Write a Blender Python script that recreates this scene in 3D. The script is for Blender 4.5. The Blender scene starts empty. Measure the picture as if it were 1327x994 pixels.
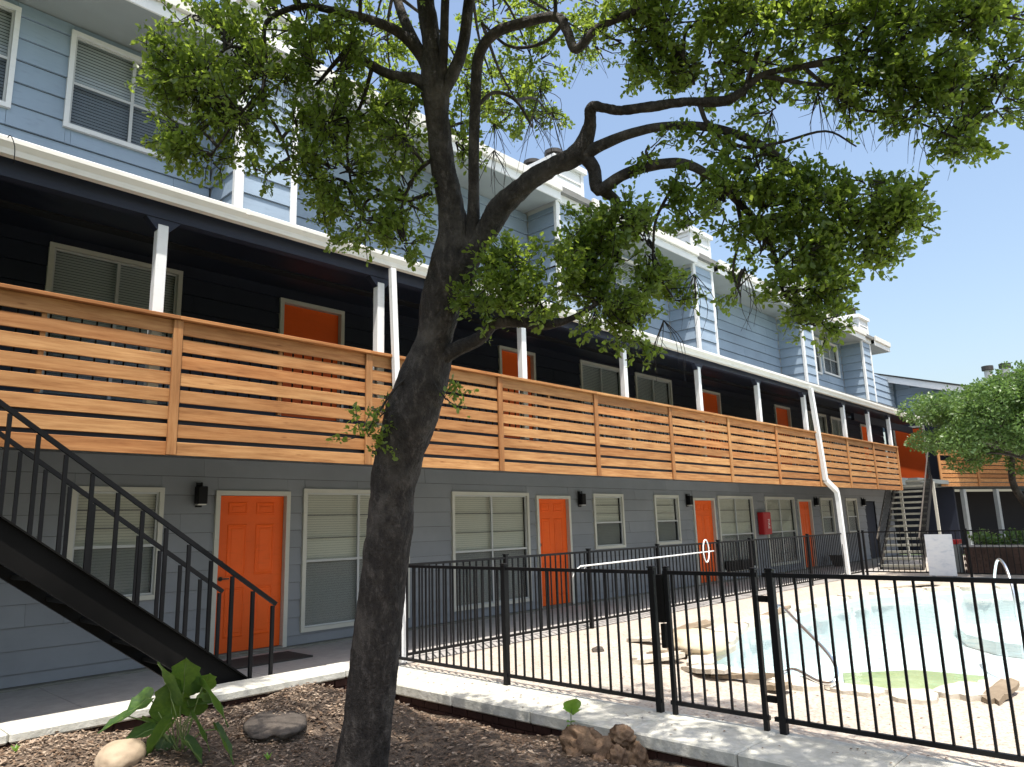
import bpy, bmesh, math, random
import numpy as np
from mathutils import Vector, Matrix, noise as mn
random.seed(7); rng = np.random.default_rng(7)
S = bpy.context.scene; COL = S.collection

# ------------------------------------------------------------------ camera
FW = (0.71119412, 0.6760959, 0.19260646); RT = (0.69281004, -0.72054045, -0.02890861); UP = (-0.11923575, -0.15399932, 0.98085016)
CAM = Vector((0, 0, 1.5)); FPX = 946.5
cam = bpy.data.objects.new('camera', bpy.data.cameras.new('camera')); COL.objects.link(cam)
f_, r_, u_ = Vector(FW), Vector(RT), Vector(UP)
cam.matrix_world = Matrix(((r_.x, u_.x, -f_.x, CAM.x), (r_.y, u_.y, -f_.y, CAM.y), (r_.z, u_.z, -f_.z, CAM.z), (0, 0, 0, 1)))
cam.data.sensor_width = 36; cam.data.lens = 36 * FPX / 1327; cam.data.clip_end = 3000; cam.data.clip_start = 0.05
S.camera = cam

# ------------------------------------------------------------------ light
SUNV = Vector((-0.62, -1.0, 3.3)).normalized()          # towards the sun
elev = math.asin(SUNV.z)
W = bpy.data.worlds.new('World'); S.world = W; W.use_nodes = True
nt = W.node_tree; bg = nt.nodes['Background']
sky = nt.nodes.new('ShaderNodeTexSky'); sky.sky_type = 'NISHITA'; sky.sun_disc = False
sky.sun_elevation = elev; sky.sun_rotation = math.atan2(SUNV.x, SUNV.y)
sky.air_density = 1.3; sky.dust_density = 3.4; sky.ozone_density = 1.0
nt.links.new(sky.outputs[0], bg.inputs[0]); bg.inputs[1].default_value = 0.15
sl = bpy.data.lights.new('sun', 'SUN'); sl.energy = 4.2; sl.angle = math.radians(0.5); sl.color = (1.0, 0.95, 0.88)
so = bpy.data.objects.new('sun', sl); COL.objects.link(so); so.rotation_euler = SUNV.to_track_quat('Z', 'Y').to_euler(); so.location = (0, 0, 30)
S.view_settings.view_transform = 'Standard'; S.view_settings.look = 'None'; S.view_settings.gamma = 1; S.view_settings.exposure = 0.72

# ------------------------------------------------------------------ measuring helpers (photograph pixel -> point at a real plane / depth)
def ray(px, py): return f_ + r_ * ((px - 663.5) / FPX) - u_ * ((py - 497) / FPX)
def on(px, py, ax, val):
    d = ray(px, py); return CAM + d * ((val - CAM[ax]) / d[ax])
def at(px, py, D): return CAM + ray(px, py) * D

# ------------------------------------------------------------------ materials
def mat(name, col, rough=0.7, spec=0.3, metal=0.0): 
    m = bpy.data.materials.new(name); m.use_nodes = True
    b = m.node_tree.nodes['Principled BSDF']
    b.inputs['Base Color'].default_value = (*col, 1); b.inputs['Roughness'].default_value = rough
    b.inputs['Specular IOR Level'].default_value = spec; b.inputs['Metallic'].default_value = metal
    return m
def N(m, t, **kw):
    n = m.node_tree.nodes.new(t)
    for k, v in kw.items(): setattr(n, k, v)
    return n
def Lk(m, a, b): m.node_tree.links.new(a, b)
def coords(m, scale=(1, 1, 1), rnd=False, space='world'):
    if space == 'world':
        g = N(m, 'ShaderNodeNewGeometry'); src = g.outputs['Position']
    else:
        g = N(m, 'ShaderNodeTexCoord'); src = g.outputs['Object']
    if rnd:
        oi = N(m, 'ShaderNodeObjectInfo'); sc = N(m, 'ShaderNodeVectorMath', operation='SCALE'); sc.inputs[0].default_value = (37, 91, 53)
        Lk(m, oi.outputs['Random'], sc.inputs['Scale']); ad = N(m, 'ShaderNodeVectorMath', operation='ADD'); Lk(m, src, ad.inputs[0]); Lk(m, sc.outputs[0], ad.inputs[1]); src = ad.outputs[0]
    mp = N(m, 'ShaderNodeVectorMath', operation='MULTIPLY'); mp.inputs[1].default_value = scale; Lk(m, src, mp.inputs[0])
    return mp.outputs[0]
def noise(m, vec, scale, detail=4, rough=0.6):
    n = N(m, 'ShaderNodeTexNoise'); n.inputs['Scale'].default_value = scale; n.inputs['Detail'].default_value = detail; n.inputs['Roughness'].default_value = rough
    Lk(m, vec, n.inputs['Vector']); return n.outputs[0]
def ramp(m, fac, stops):
    r = N(m, 'ShaderNodeValToRGB'); el = r.color_ramp.elements
    while len(el) < len(stops): el.new(0.5)
    for e, (p, c) in zip(el, stops): e.position = p; e.color = (*c, 1) if len(c) == 3 else c
    Lk(m, fac, r.inputs[0]); return r.outputs[0]
def mixc(m, fac, a, b, mode='MIX'):
    n = N(m, 'ShaderNodeMix', data_type='RGBA', blend_type=mode)
    for s, v in ((0, fac), (6, a), (7, b)):
        if isinstance(v, (int, float)): n.inputs[s].default_value = v
        elif isinstance(v, tuple): n.inputs[s].default_value = (*v, 1)
        else: Lk(m, v, n.inputs[s])
    return n.outputs[2]
def bsdf(m): return m.node_tree.nodes['Principled BSDF']
def setc(m, s): Lk(m, s, bsdf(m).inputs['Base Color'])
def bump(m, h, strength=0.3, dist=0.01):
    b = N(m, 'ShaderNodeBump'); b.inputs['Strength'].default_value = strength; b.inputs['Distance'].default_value = dist
    Lk(m, h, b.inputs['Height']); Lk(m, b.outputs[0], bsdf(m).inputs['Normal'])
def painted(name, c, rough=0.55, var=0.12, grain=True, dirt=0.0):
    m = mat(name, c, rough, 0.35)
    v = coords(m); n = noise(m, v, 0.9, 5); n2 = noise(m, coords(m, (1, 1, 6)), 5, 4)
    lo = tuple(x * (1 - var * 1.6) for x in c); hi = tuple(min(1, x * (1 + var)) for x in c)
    cc = mixc(m, ramp(m, n, [(0.3, (0, 0, 0)), (0.7, (1, 1, 1))]), lo, hi)
    oi = N(m, 'ShaderNodeObjectInfo'); mr = N(m, 'ShaderNodeMapRange'); mr.inputs[3].default_value = 0.93; mr.inputs[4].default_value = 1.05
    Lk(m, oi.outputs['Random'], mr.inputs[0]); cc = mixc(m, 1.0, cc, mr.outputs[0], 'MULTIPLY')
    if dirt: cc = mixc(m, ramp(m, n2, [(0.55, (0, 0, 0)), (0.8, (dirt,) * 3)]), cc, tuple(x * 0.45 for x in c))
    setc(m, cc)
    if grain: bump(m, noise(m, coords(m, (6, 6, 70)), 3, 4), 0.25, 0.003)
    return m
M = {}
M['siding_grey'] = painted('siding_grey', (0.235, 0.248, 0.265), 0.6, 0.08, dirt=0.12)
M['siding_blue'] = painted('siding_blue', (0.285, 0.365, 0.455), 0.6, 0.09, dirt=0.3)
M['navy'] = painted('navy_paint', (0.016, 0.02, 0.034), 0.5, 0.1)
M['navy_beam'] = painted('navy_beam_paint', (0.02, 0.024, 0.042), 0.5, 0.15)
M['white'] = painted('white_paint', (0.78, 0.79, 0.78), 0.5, 0.05, dirt=0.25)
M['cream'] = painted('cream_trim', (0.56, 0.55, 0.48), 0.5, 0.06, dirt=0.2)
M['gutterw'] = painted('gutter_white', (0.72, 0.70, 0.64), 0.4, 0.05, grain=False, dirt=0.3)
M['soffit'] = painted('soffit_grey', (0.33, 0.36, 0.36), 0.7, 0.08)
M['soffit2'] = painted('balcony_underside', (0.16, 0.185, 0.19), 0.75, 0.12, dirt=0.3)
M['sash'] = painted('window_sash', (0.5, 0.51, 0.5), 0.4, 0.05, grain=False)
M['darksash'] = painted('dark_sash', (0.10, 0.10, 0.10), 0.4, 0.05, grain=False)
M['inside'] = mat('shade_dark', (0.02, 0.02, 0.022), 0.9)  # near-black colour stands in for unlit rooms and deep shade
M['blind'] = mat('blind_slat', (0.74, 0.69, 0.60), 0.5); M['blind_dark'] = mat('blind_slat_dim', (0.56, 0.58, 0.60), 0.5)
M['orange'] = painted('orange_door', (0.88, 0.125, 0.012), 0.5, 0.08, grain=False, dirt=0.2)
M['orange2'] = painted('orange_door_big', (0.62, 0.085, 0.014), 0.4, 0.08, grain=False)
M['black'] = painted('black_iron', (0.008, 0.008, 0.009), 0.36, 0.3, grain=False)
M['black2'] = painted('black_steel', (0.008, 0.0075, 0.007), 0.3, 0.3, grain=False)
M['rust'] = painted('weathered_iron', (0.07, 0.06, 0.05), 0.5, 0.3, grain=False)
M['chrome'] = mat('steel_tube', (0.8, 0.82, 0.84), 0.3, 0.5, 1.0)
M['brass'] = mat('door_hardware', (0.05, 0.045, 0.04), 0.35, 0.5, 1.0)
M['red'] = painted('red_enamel', (0.45, 0.015, 0.02), 0.35, 0.05, grain=False)
M['plastic_white'] = mat('white_plastic', (0.8, 0.8, 0.78), 0.4)
M['mat_rubber'] = painted('door_mat', (0.05, 0.045, 0.04), 0.95, 0.3)
M['shingle'] = painted('roof_shingle', (0.20, 0.20, 0.19), 0.9, 0.2)
M['darkroof'] = painted('dark_shingle', (0.03, 0.03, 0.03), 0.9, 0.2)
M['metal_cap'] = painted('flue_metal', (0.06, 0.055, 0.05), 0.5, 0.3, grain=False)
M['planter_brick'] = painted('dark_brick', (0.10, 0.06, 0.045), 0.8, 0.3)
M['bin'] = painted('grey_bin', (0.22, 0.23, 0.22), 0.6, 0.1, grain=False)

for k_, a_, b_ in (('black2', .1, .55), ('black', .18, .45), ('orange', .25, .5), ('leaf', 0, 0)):
    if k_ in M: bsdf(M[k_]).inputs['Specular IOR Level'].default_value = a_; bsdf(M[k_]).inputs['Roughness'].default_value = b_
def wood(name, a, b, c, axis):
    m = mat(name, a, 0.65, 0.2)
    sc = {'x': (1.6, 22, 22), 'z': (22, 22, 1.6)}[axis]
    v = coords(m, sc, True, 'obj'); n = noise(m, v, 1.3, 6, 0.65); n3 = noise(m, coords(m, {'x': (.7, 3, 3), 'z': (3, 3, .7)}[axis], True, 'obj'), 1.2, 3)
    col = ramp(m, n, [(0.28, c), (0.46, a), (0.7, b)])
    oi = N(m, 'ShaderNodeObjectInfo')
    tone = ramp(m, oi.outputs['Random'], [(0.0, (0.72, 0.58, 0.50)), (0.2, (1.02, 0.97, 0.92)), (0.4, (0.86, 0.74, 0.66)), (0.6, (1.12, 1.1, 1.06)), (0.8, (0.95, 0.9, 0.86)), (1.0, (1.0, 0.80, 0.68))])
    col = mixc(m, 1.0, col, tone, 'MULTIPLY')
    col = mixc(m, ramp(m, n3, [(0.42, (0, 0, 0)), (0.75, (0.5, 0.5, 0.5))]), col, tuple(x * 0.62 for x in a))
    vo = N(m, 'ShaderNodeTexVoronoi'); vo.inputs['Scale'].default_value = 1.0
    Lk(m, coords(m, {'x': (2.2, 9, 9), 'z': (9, 9, 2.2)}[axis], True, 'obj'), vo.inputs['Vector'])
    kn = ramp(m, vo.outputs['Distance'], [(0.0, (.75, .75, .75)), (0.05, (0.5, 0.5, 0.5)), (0.11, (0, 0, 0))])
    col = mixc(m, kn, col, (0.16, 0.06, 0.02))
    setc(m, col); bump(m, n, 0.35, 0.003); return m
M['cedar'] = wood('cedar_board', (0.385, 0.195, 0.078), (0.53, 0.305, 0.135), (0.23, 0.10, 0.036), 'x')
M['cedar_v'] = wood('cedar_post', (0.35, 0.175, 0.07), (0.48, 0.27, 0.12), (0.21, 0.095, 0.034), 'z')

def stone(name, c1, c2, scale=14, rough=0.85, bs=0.4, speck=None, bd=0.01):
    m = mat(name, c1, rough, 0.2); v = coords(m)
    n = noise(m, v, scale, 7, 0.65); big = noise(m, v, 1.1, 5)
    c = ramp(m, n, [(0.3, c1), (0.7, c2)])
    c = mixc(m, ramp(m, big, [(0.35, (0, 0, 0)), (0.7, (0.45, 0.45, 0.45))]), c, tuple(x * 0.72 for x in c1))
    if speck:
        vo = N(m, 'ShaderNodeTexVoronoi'); vo.inputs['Scale'].default_value = 55; Lk(m, v, vo.inputs['Vector'])
        sp = N(m, 'ShaderNodeSeparateColor'); Lk(m, vo.outputs['Color'], sp.inputs[0])
        c = mixc(m, ramp(m, sp.outputs[0], [(0.55, (0, 0, 0)), (0.95, (0.75, 0.75, 0.75))]), c, speck)
        c = mixc(m, ramp(m, sp.outputs[1], [(0.7, (0, 0, 0)), (1.0, (0.6, 0.6, 0.6))]), c, (0.16, 0.12, 0.10))
    setc(m, c); bump(m, n, bs, bd); return m
M['deck'] = stone('pebble_deck', (0.43, 0.385, 0.32), (0.55, 0.50, 0.43), 20, 0.85, 0.5, (0.44, 0.33, 0.25))
M['walk'] = stone('walk_concrete', (0.36, 0.34, 0.32), (0.46, 0.435, 0.41), 9, 0.85, 0.2)
M['footing'] = stone('footing_concrete', (0.17, 0.17, 0.14), (0.26, 0.25, 0.22), 9)
M['cap'] = stone('limestone_cap', (0.44, 0.43, 0.36), (0.66, 0.64, 0.57), 11, 0.85, 0.8, bd=.015)
M['redbrick'] = stone('dark_red_brick', (0.03, 0.014, 0.010), (0.062, 0.028, 0.02), 24)
M['coping'] = stone('flagstone', (0.50, 0.44, 0.35), (0.66, 0.61, 0.52), 7, 0.8, 0.8, bd=0.02)
M['flag_dark'] = stone('slate_slab', (0.06, 0.05, 0.042), (0.12, 0.102, 0.085), 12, 0.8, 0.7)
M['tan_rock'] = stone('tan_rock', (0.36, 0.27, 0.18), (0.50, 0.40, 0.28), 6, 0.8, 0.5)
M['boulder'] = stone('pale_boulder', (0.48, 0.40, 0.28), (0.62, 0.54, 0.40), 5, 0.8, 0.7, bd=0.02)
M['brown_stone'] = stone('brown_stone', (0.20, 0.155, 0.105), (0.34, 0.27, 0.19), 8, 0.8, 0.7)
M['soil'] = stone('mulch_soil', (0.075, 0.055, 0.040), (0.22, 0.165, 0.12), 30, 0.95, 1.0, bd=0.03)
M['driftwood'] = stone('driftwood', (0.07, 0.038, 0.022), (0.34, 0.22, 0.13), 9, 0.55, 0.8, bd=0.03)
M['plaster'] = stone('pool_plaster', (0.78, 0.83, 0.82), (0.85, 0.88, 0.86), 1.2, 0.8, 0.1)
M['algae'] = stone('algae_plaster', (0.36, 0.42, 0.20), (0.50, 0.54, 0.34), 3, 0.8, 0.1)
M['far_ground'] = stone('grassy_ground', (0.05, 0.07, 0.025), (0.10, 0.12, 0.05), 3)

def bark_mat():
    m = mat('bark', (0.09, 0.07, 0.055), 0.72, 0.35); g = N(m, 'ShaderNodeNewGeometry')
    v = coords(m, (1, 1, 0.45)); n = noise(m, v, 26, 8, 0.7); n2 = noise(m, coords(m), 5, 4); n3 = noise(m, coords(m, (1, 1, .8)), 70, 4)
    c = ramp(m, n, [(0.32, (0.012, 0.0095, 0.008)), (0.54, (0.038, 0.031, 0.026)), (0.74, (0.13, 0.11, 0.095))])
    c = mixc(m, ramp(m, n2, [(0.5, (0, 0, 0)), (0.7, (0.5, 0.5, 0.5))]), c, (0.15, 0.13, 0.11))
    setc(m, c)
    ad = N(m, 'ShaderNodeMath', operation='ADD'); Lk(m, n, ad.inputs[0]); Lk(m, n3, ad.inputs[1]); bump(m, ad.outputs[0], 0.9, 0.022)
    return m
M['bark'] = bark_mat()
def leaf_mat(name, dark, mid, light, trans, tf=0.35, rough=0.38):
    m = mat(name, mid, rough, 0.5); v = coords(m)
    a = noise(m, v, 2.3, 3); b = noise(m, v, 45, 2)
    ad = N(m, 'ShaderNodeMath', operation='ADD'); Lk(m, a, ad.inputs[0]); Lk(m, b, ad.inputs[1]); hf = N(m, 'ShaderNodeMath', operation='MULTIPLY'); hf.inputs[1].default_value = 0.5; Lk(m, ad.outputs[0], hf.inputs[0])
    c = ramp(m, hf.outputs[0], [(0.36, dark), (0.5, mid), (0.66, light)]); setc(m, c)
    tr = N(m, 'ShaderNodeBsdfTranslucent'); tr.inputs[0].default_value = (*trans, 1)
    mx = N(m, 'ShaderNodeMixShader'); mx.inputs[0].default_value = tf
    Lk(m, bsdf(m).outputs[0], mx.inputs[1]); Lk(m, tr.outputs[0], mx.inputs[2]); Lk(m, mx.outputs[0], m.node_tree.nodes['Material Output'].inputs[0]); return m
M['leaf'] = leaf_mat('oak_leaf', (0.03, 0.055, 0.012), (0.08, 0.13, 0.028), (0.19, 0.25, 0.06), (0.42, 0.56, 0.07), 0.5)
M['leaf_far'] = leaf_mat('far_leaf', (0.05, 0.09, 0.02), (0.10, 0.17, 0.045), (0.19, 0.27, 0.09), (0.18, 0.30, 0.06))
M['leaf_big'] = leaf_mat('broad_leaf', (0.03, 0.07, 0.02), (0.045, 0.10, 0.025), (0.10, 0.18, 0.03), (0.22, 0.38, 0.04), 0.35, 0.5)
M['leaf_weed'] = leaf_mat('weed_leaf', (0.10, 0.22, 0.03), (0.16, 0.34, 0.05), (0.22, 0.42, 0.07), (0.35, 0.55, 0.06), 0.4)
M['stem'] = mat('green_stem', (0.18, 0.24, 0.08), 0.5)
M['litter'] = leaf_mat('leaf_litter', (0.05, 0.028, 0.015), (0.15, 0.09, 0.05), (0.38, 0.27, 0.18), (0.2, 0.1, 0.05), 0.1, 0.7)
M['chip'] = leaf_mat('pale_chip', (0.16, 0.11, 0.08), (0.30, 0.22, 0.15), (0.5, 0.4, 0.3), (0.2, 0.1, 0.05), 0.05, 0.8)

def glassy(name, tint, refl=1.0, rough=0.02, ior=1.5):
    m = bpy.data.materials.new(name); m.use_nodes = True; t = m.node_tree; t.nodes.clear()
    o = t.nodes.new('ShaderNodeOutputMaterial'); tr = t.nodes.new('ShaderNodeBsdfTransparent'); tr.inputs[0].default_value = (*tint, 1)
    gl = t.nodes.new('ShaderNodeBsdfGlossy'); gl.inputs['Roughness'].default_value = rough
    fr = t.nodes.new('ShaderNodeFresnel'); fr.inputs[0].default_value = ior
    ge = t.nodes.new('ShaderNodeNewGeometry'); iv = t.nodes.new('ShaderNodeMath'); iv.operation = 'SUBTRACT'; iv.inputs[0].default_value = 1; t.links.new(ge.outputs['Backfacing'], iv.inputs[1])
    ml = t.nodes.new('ShaderNodeMath'); ml.operation = 'MULTIPLY'; t.links.new(fr.outputs[0], ml.inputs[0]); t.links.new(iv.outputs[0], ml.inputs[1])
    mx = t.nodes.new('ShaderNodeMixShader'); t.links.new(ml.outputs[0], mx.inputs[0]); t.links.new(tr.outputs[0], mx.inputs[1]); t.links.new(gl.outputs[0], mx.inputs[2]); t.links.new(mx.outputs[0], o.inputs[0])
    return m, fr, gl
M['glass'], _, _ = glassy('window_glass', (0.90, 0.92, 0.91), ior=1.45)
M['screen'], _, _ = glassy('insect_screen', (0.80, 0.81, 0.83), rough=0.5, ior=1.1)
M['water'], fr, gl = glassy('pool_water', (0.90, 0.972, 0.978), ior=1.33)
nz = N(M['water'], 'ShaderNodeTexNoise'); nz.inputs['Scale'].default_value = 5; nz.inputs['Detail'].default_value = 3
g_ = N(M['water'], 'ShaderNodeNewGeometry'); Lk(M['water'], g_.outputs['Position'], nz.inputs['Vector'])
bp = N(M['water'], 'ShaderNodeBump'); bp.inputs['Strength'].default_value = 0.25; bp.inputs['Distance'].default_value = 0.02
Lk(M['water'], nz.outputs[0], bp.inputs['Height']); Lk(M['water'], bp.outputs[0], fr.inputs['Normal']); Lk(M['water'], bp.outputs[0], gl.inputs['Normal'])
def board_mat():
    m = mat('rules_board', (0.72, 0.76, 0.8), 0.35); v = coords(m, (1, 2.5, 6)); n = noise(m, v, 2, 4)
    setc(m, ramp(m, n, [(0.3, (0.6, 0.65, 0.70)), (0.45, (0.74, 0.77, 0.8)), (0.7, (0.8, 0.82, 0.83))])); return m  # streaky tones paint glare, with faint stains, into the board
M['board'] = board_mat()

# ------------------------------------------------------------------ mesh helpers
WO = {}
class MB:
    def __init__(s): s.v = []; s.f = []
    def add(s, vs, fs):
        b = len(s.v); s.v += [tuple(x) for x in vs]; s.f += [tuple(i + b for i in q) for q in fs]; return s
    def box(s, x0, x1, y0, y1, z0, z1):
        return s.add([(x0, y0, z0), (x1, y0, z0), (x1, y1, z0), (x0, y1, z0), (x0, y0, z1), (x1, y0, z1), (x1, y1, z1), (x0, y1, z1)],
                     [(0, 3, 2, 1), (4, 5, 6, 7), (0, 1, 5, 4), (1, 2, 6, 5), (2, 3, 7, 6), (3, 0, 4, 7)])
    def prism(s, pts, z0, z1, jz=0.0):
        n = len(pts); vs = [(p[0], p[1], z0) for p in pts] + [(p[0], p[1], z1 + (random.uniform(-jz, jz) if jz else 0)) for p in pts]
        fs = [tuple(range(n - 1, -1, -1)), tuple(range(n, 2 * n))] + [(i, (i + 1) % n, n + (i + 1) % n, n + i) for i in range(n)]
        return s.add(vs, fs)
    def bar(s, a, b, w, h=None, up=(0, 0, 1)):
        h = h or w; a = Vector(a); b = Vector(b); d = (b - a).normalized(); u = Vector(up)
        if abs(d.dot(u)) > 0.99: u = Vector((0, 1, 0))
        r = d.cross(u).normalized(); u = r.cross(d)
        vs = [p + r * (sx * w / 2) + u * (sz * h / 2) for p in (a, b) for sx, sz in ((-1, -1), (1, -1), (1, 1), (-1, 1))]
        return s.add(vs, [(0, 1, 2, 3), (7, 6, 5, 4), (0, 4, 5, 1), (1, 5, 6, 2), (2, 6, 7, 3), (3, 7, 4, 0)])
    def tube(s, pts, rad, n=8, closed=False, lump=0.0):
        pts = [Vector(p) for p in pts]; m = len(pts); rad = rad if hasattr(rad, '__len__') else [rad] * m
        b = len(s.v); prev = None
        for i, p in enumerate(pts):
            d = (pts[min(i + 1, m - 1)] - pts[max(i - 1, 0)]).normalized()
            if prev is None: u = d.orthogonal().normalized()
            else:
                u = prev - d * prev.dot(d); u = u.normalized() if u.length > 1e-6 else d.orthogonal().normalized()
            prev = u; w = d.cross(u)
            for k in range(n):
                a = 2 * math.pi * k / n; rr = rad[i]
                if lump: rr *= 1 + lump * (math.sin(2 * a + i * .21) * .5 + math.sin(3 * a - i * .37 + 1) * .4 + random.uniform(-.35, .35))
                s.v.append(tuple(p + u * (math.cos(a) * rr) + w * (math.sin(a) * rr)))
        for i in range(m - 1):
            for k in range(n):
                s.f.append((b + i * n + k, b + i * n + (k + 1) % n, b + (i + 1) * n + (k + 1) % n, b + (i + 1) * n + k))
        s.f.append(tuple(b + k for k in range(n - 1, -1, -1))); s.f.append(tuple(b + (m - 1) * n + k for k in range(n))); return s
def tag(o, label=None, cat=None, group=None, kind=None):
    if label: o['label'] = label
    if cat: o['category'] = cat
    if group: o['group'] = group
    if kind: o['kind'] = kind
    return o
def link(o, parent, org):
    COL.objects.link(o); WO[o] = Vector(org)
    if parent is not None: o.parent = parent; o.location = Vector(org) - WO[parent]
    else: o.location = Vector(org)
    return o
def empty(name, loc, *a, **k):
    o = bpy.data.objects.new(name, None); o.empty_display_size = 0.2; link(o, None, loc); return tag(o, *a, **k)
def build(name, mb, m, parent=None, smooth=False, org=None, kind=None):
    vs = np.array(mb.v, float)
    if org is None: org = (vs.min(0) + vs.max(0)) / 2
    me = bpy.data.meshes.new(name); me.from_pydata((vs - np.array(org)).tolist(), [], mb.f); me.materials.append(M[m] if isinstance(m, str) else m)
    if smooth: me.polygons.foreach_set('use_smooth', [True] * len(me.polygons))
    me.update(); o = bpy.data.objects.new(name, me); link(o, parent, org)
    if kind: o['kind'] = kind
    return o
CACHE = {}
def bx(name, x0, x1, y0, y1, z0, z1, m, parent=None, bev=0.0, tilt=0.0):
    """box object; equal sizes share one mesh. tilt leans the front (low y) face back at the top, as a lap board does"""
    d = (round(x1 - x0, 3), round(y1 - y0, 3), round(z1 - z0, 3), m, bev, tilt)
    if d not in CACHE:
        hx, hy, hz = d[0] / 2, d[1] / 2, d[2] / 2; b = MB().box(-hx, hx, -hy, hy, -hz, hz)
        if tilt: b.v[4] = (-hx, -hy + tilt, hz); b.v[5] = (hx, -hy + tilt, hz)
        me = bpy.data.meshes.new(name); me.from_pydata(b.v, [], b.f)
        if bev:
            bm = bmesh.new(); bm.from_mesh(me); bmesh.ops.bevel(bm, geom=bm.edges[:], offset=bev, segments=1, affect='EDGES'); bm.to_mesh(me); bm.free()
        me.materials.append(M[m]); CACHE[d] = me
    o = bpy.data.objects.new(name, CACHE[d]); return link(o, parent, ((x0 + x1) / 2, (y0 + y1) / 2, (z0 + z1) / 2))

# ================================================================== GROUND
def sheet(name, pts, z, m):
    return tag(build(name, MB().add([(x, y, z) for x, y in pts], [tuple(range(len(pts)))]), m, None), kind='structure')
def grid_sheet(name, x0, x1, y0, y1, z, m, hole=None): ...
sheet('ground', [(-900, -900), (900, -900), (900, 900), (-900, 900)], -1.6, 'far_ground')
POOL = [(7.25, 4.15), (7.15, 3.6), (7.08, 2.8), (7.08, 2.35), (7.2, 1.98), (7.85, 1.82), (8.35, 1.5), (8.5, 0.2), (8.9, -3.0), (12, -4.6), (16, -4.5), (19.0, -2.0), (19.2, 1.5),
        (18.6, 3.1), (17.1, 4.7), (15.9, 5.45), (14.0, 5.55), (12.4, 5.4), (10.4, 5.35), (9.55, 5.1), (8.7, 4.75), (7.9, 4.55)]
def deck():
    bm = bmesh.new()
    outer = [bm.verts.new((x, y, -0.02)) for x, y in ((5.41, 7.12), (5.41, -14), (60, -14), (60, 7.12))]
    inner = [bm.verts.new((x, y, -0.02)) for x, y in POOL]
    es = [bm.edges.new((outer[i], outer[(i + 1) % 4])) for i in range(4)] + [bm.edges.new((inner[i], inner[(i + 1) % len(inner)])) for i in range(len(inner))]
    bmesh.ops.triangle_fill(bm, use_beauty=True, edges=es)
    # drop the faces inside the pool
    from mathutils.geometry import intersect_point_tri_2d
    def inside(p):
        c = False; n = len(POOL); j = n - 1
        for i in range(n):
            (xi, yi), (xj, yj) = POOL[i], POOL[j]
            if (yi > p.y) != (yj > p.y) and p.x < (xj - xi) * (p.y - yi) / (yj - yi) + xi: c = not c
            j = i
        return c
    bmesh.ops.delete(bm, geom=[f for f in bm.faces if inside(f.calc_center_median())], context='FACES_ONLY')
    for f in bm.faces:
        if f.normal.z < 0: f.normal_flip()
    me = bpy.data.meshes.new('pool_deck'); bm.to_mesh(me); bm.free(); me.materials.append(M['deck'])
    o = bpy.data.objects.new('pool_deck', me); link(o, None, (0, 0, 0)); tag(o, kind='structure')
deck()
walk = empty('walkway', (10, 8, -0.1), kind='structure')
xs = [-3, -1.2, .6, 2.4, 4.2] + [4.2 + 1.83 * i for i in range(1, 16)]
for a, b in zip(xs[:-1], xs[1:]):
    bx('paving_slab', a + .004, b - .004, 7.13 if a >= 4.2 else 6.22, 9.29, -0.11, -0.015, 'walk', walk, 0.004)
bx('paving_slab', 4.11, 4.715, 6.61, 7.12, -0.11, -0.012, 'walk', walk, .004)
bx('footing', -3, 31.6, 9.295, 9.6, -0.3, 0.005, 'footing', walk, 0.01)

# planter soil
def smooth(t): t = max(0, min(1, t)); return t * t * (3 - 2 * t)
def soil_z(x, y): return 0.19 - 0.37 * smooth((x - 3.55) / 1.1) - 0.24 * smooth((5.6 - y) / 1.7) * (1 - smooth((x - 3.3) / 1.2)) + 0.03 * math.sin(x * 3.1 + y * 1.7) + 0.02 * math.sin(x * 7.3 - y * 5.1) - 0.05 * smooth((4 - y) / 4)
so_b = MB(); nx, ny = 90, 120
for j in range(ny + 1):
    for i in range(nx + 1):
        x = -3 + 7.78 * i / nx; y = -3 + 9.21 * j / ny
        so_b.v.append((x, y, soil_z(x, y) + random.uniform(-.008, .008)))
for j in range(ny):
    for i in range(nx):
        a = j * (nx + 1) + i; so_b.f.append((a, a + 1, a + nx + 2, a + nx + 1))
tag(build('planter_soil', so_b, 'soil', None, True, (0, 0, 0)), kind='structure')
def on_soil(px, py):
    d = ray(px, py); t = 1.0
    while t < 12:
        p = CAM + d * t
        if p.z <= soil_z(p.x, p.y): break
        t += .01
    return p
# leaf litter and chips
def litter(name, n, m, smin, smax, lift, region, kindlabel):
    P = []; F = []
    for k in range(n):
        x, y = region(); z = soil_z(x, y) + random.uniform(0.002, lift); s = random.uniform(smin, smax); a = random.uniform(0, 6.28); t = random.uniform(-.5, .5); t2 = random.uniform(-.5, .5)
        ca, sa = math.cos(a), math.sin(a); b = len(P)
        for (u, v, w) in ((-1, 0, 0), (0, -.45, .12), (1, 0, t * .4), (0, .45, .12)):
            P.append((x + s * (u * ca - v * sa), y + s * (u * sa + v * ca), z + s * (w + t * u * .4 + t2 * v * .6)))
        F.append((b, b + 1, b + 2, b + 3))
    mb = MB(); mb.v = P; mb.f = F; o = build(name, mb, m, None, False, (0, 0, 0)); tag(o, kindlabel[0], kindlabel[1], kind='stuff')
litter('leaf_litter', 15000, 'litter', .008, .026, .022, lambda: (random.uniform(.6, 4.7), random.uniform(1.5, 6.2)), ('brown fallen leaves and mulch scattered over the planter bed', 'leaf litter'))
litter('dry_leaf', 2600, 'chip', .014, .032, .03, lambda: (random.uniform(.6, 4.7), random.uniform(1.5, 6.0)), ('pale dry leaves lying on the dark planter mulch', 'leaf litter'))
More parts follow.
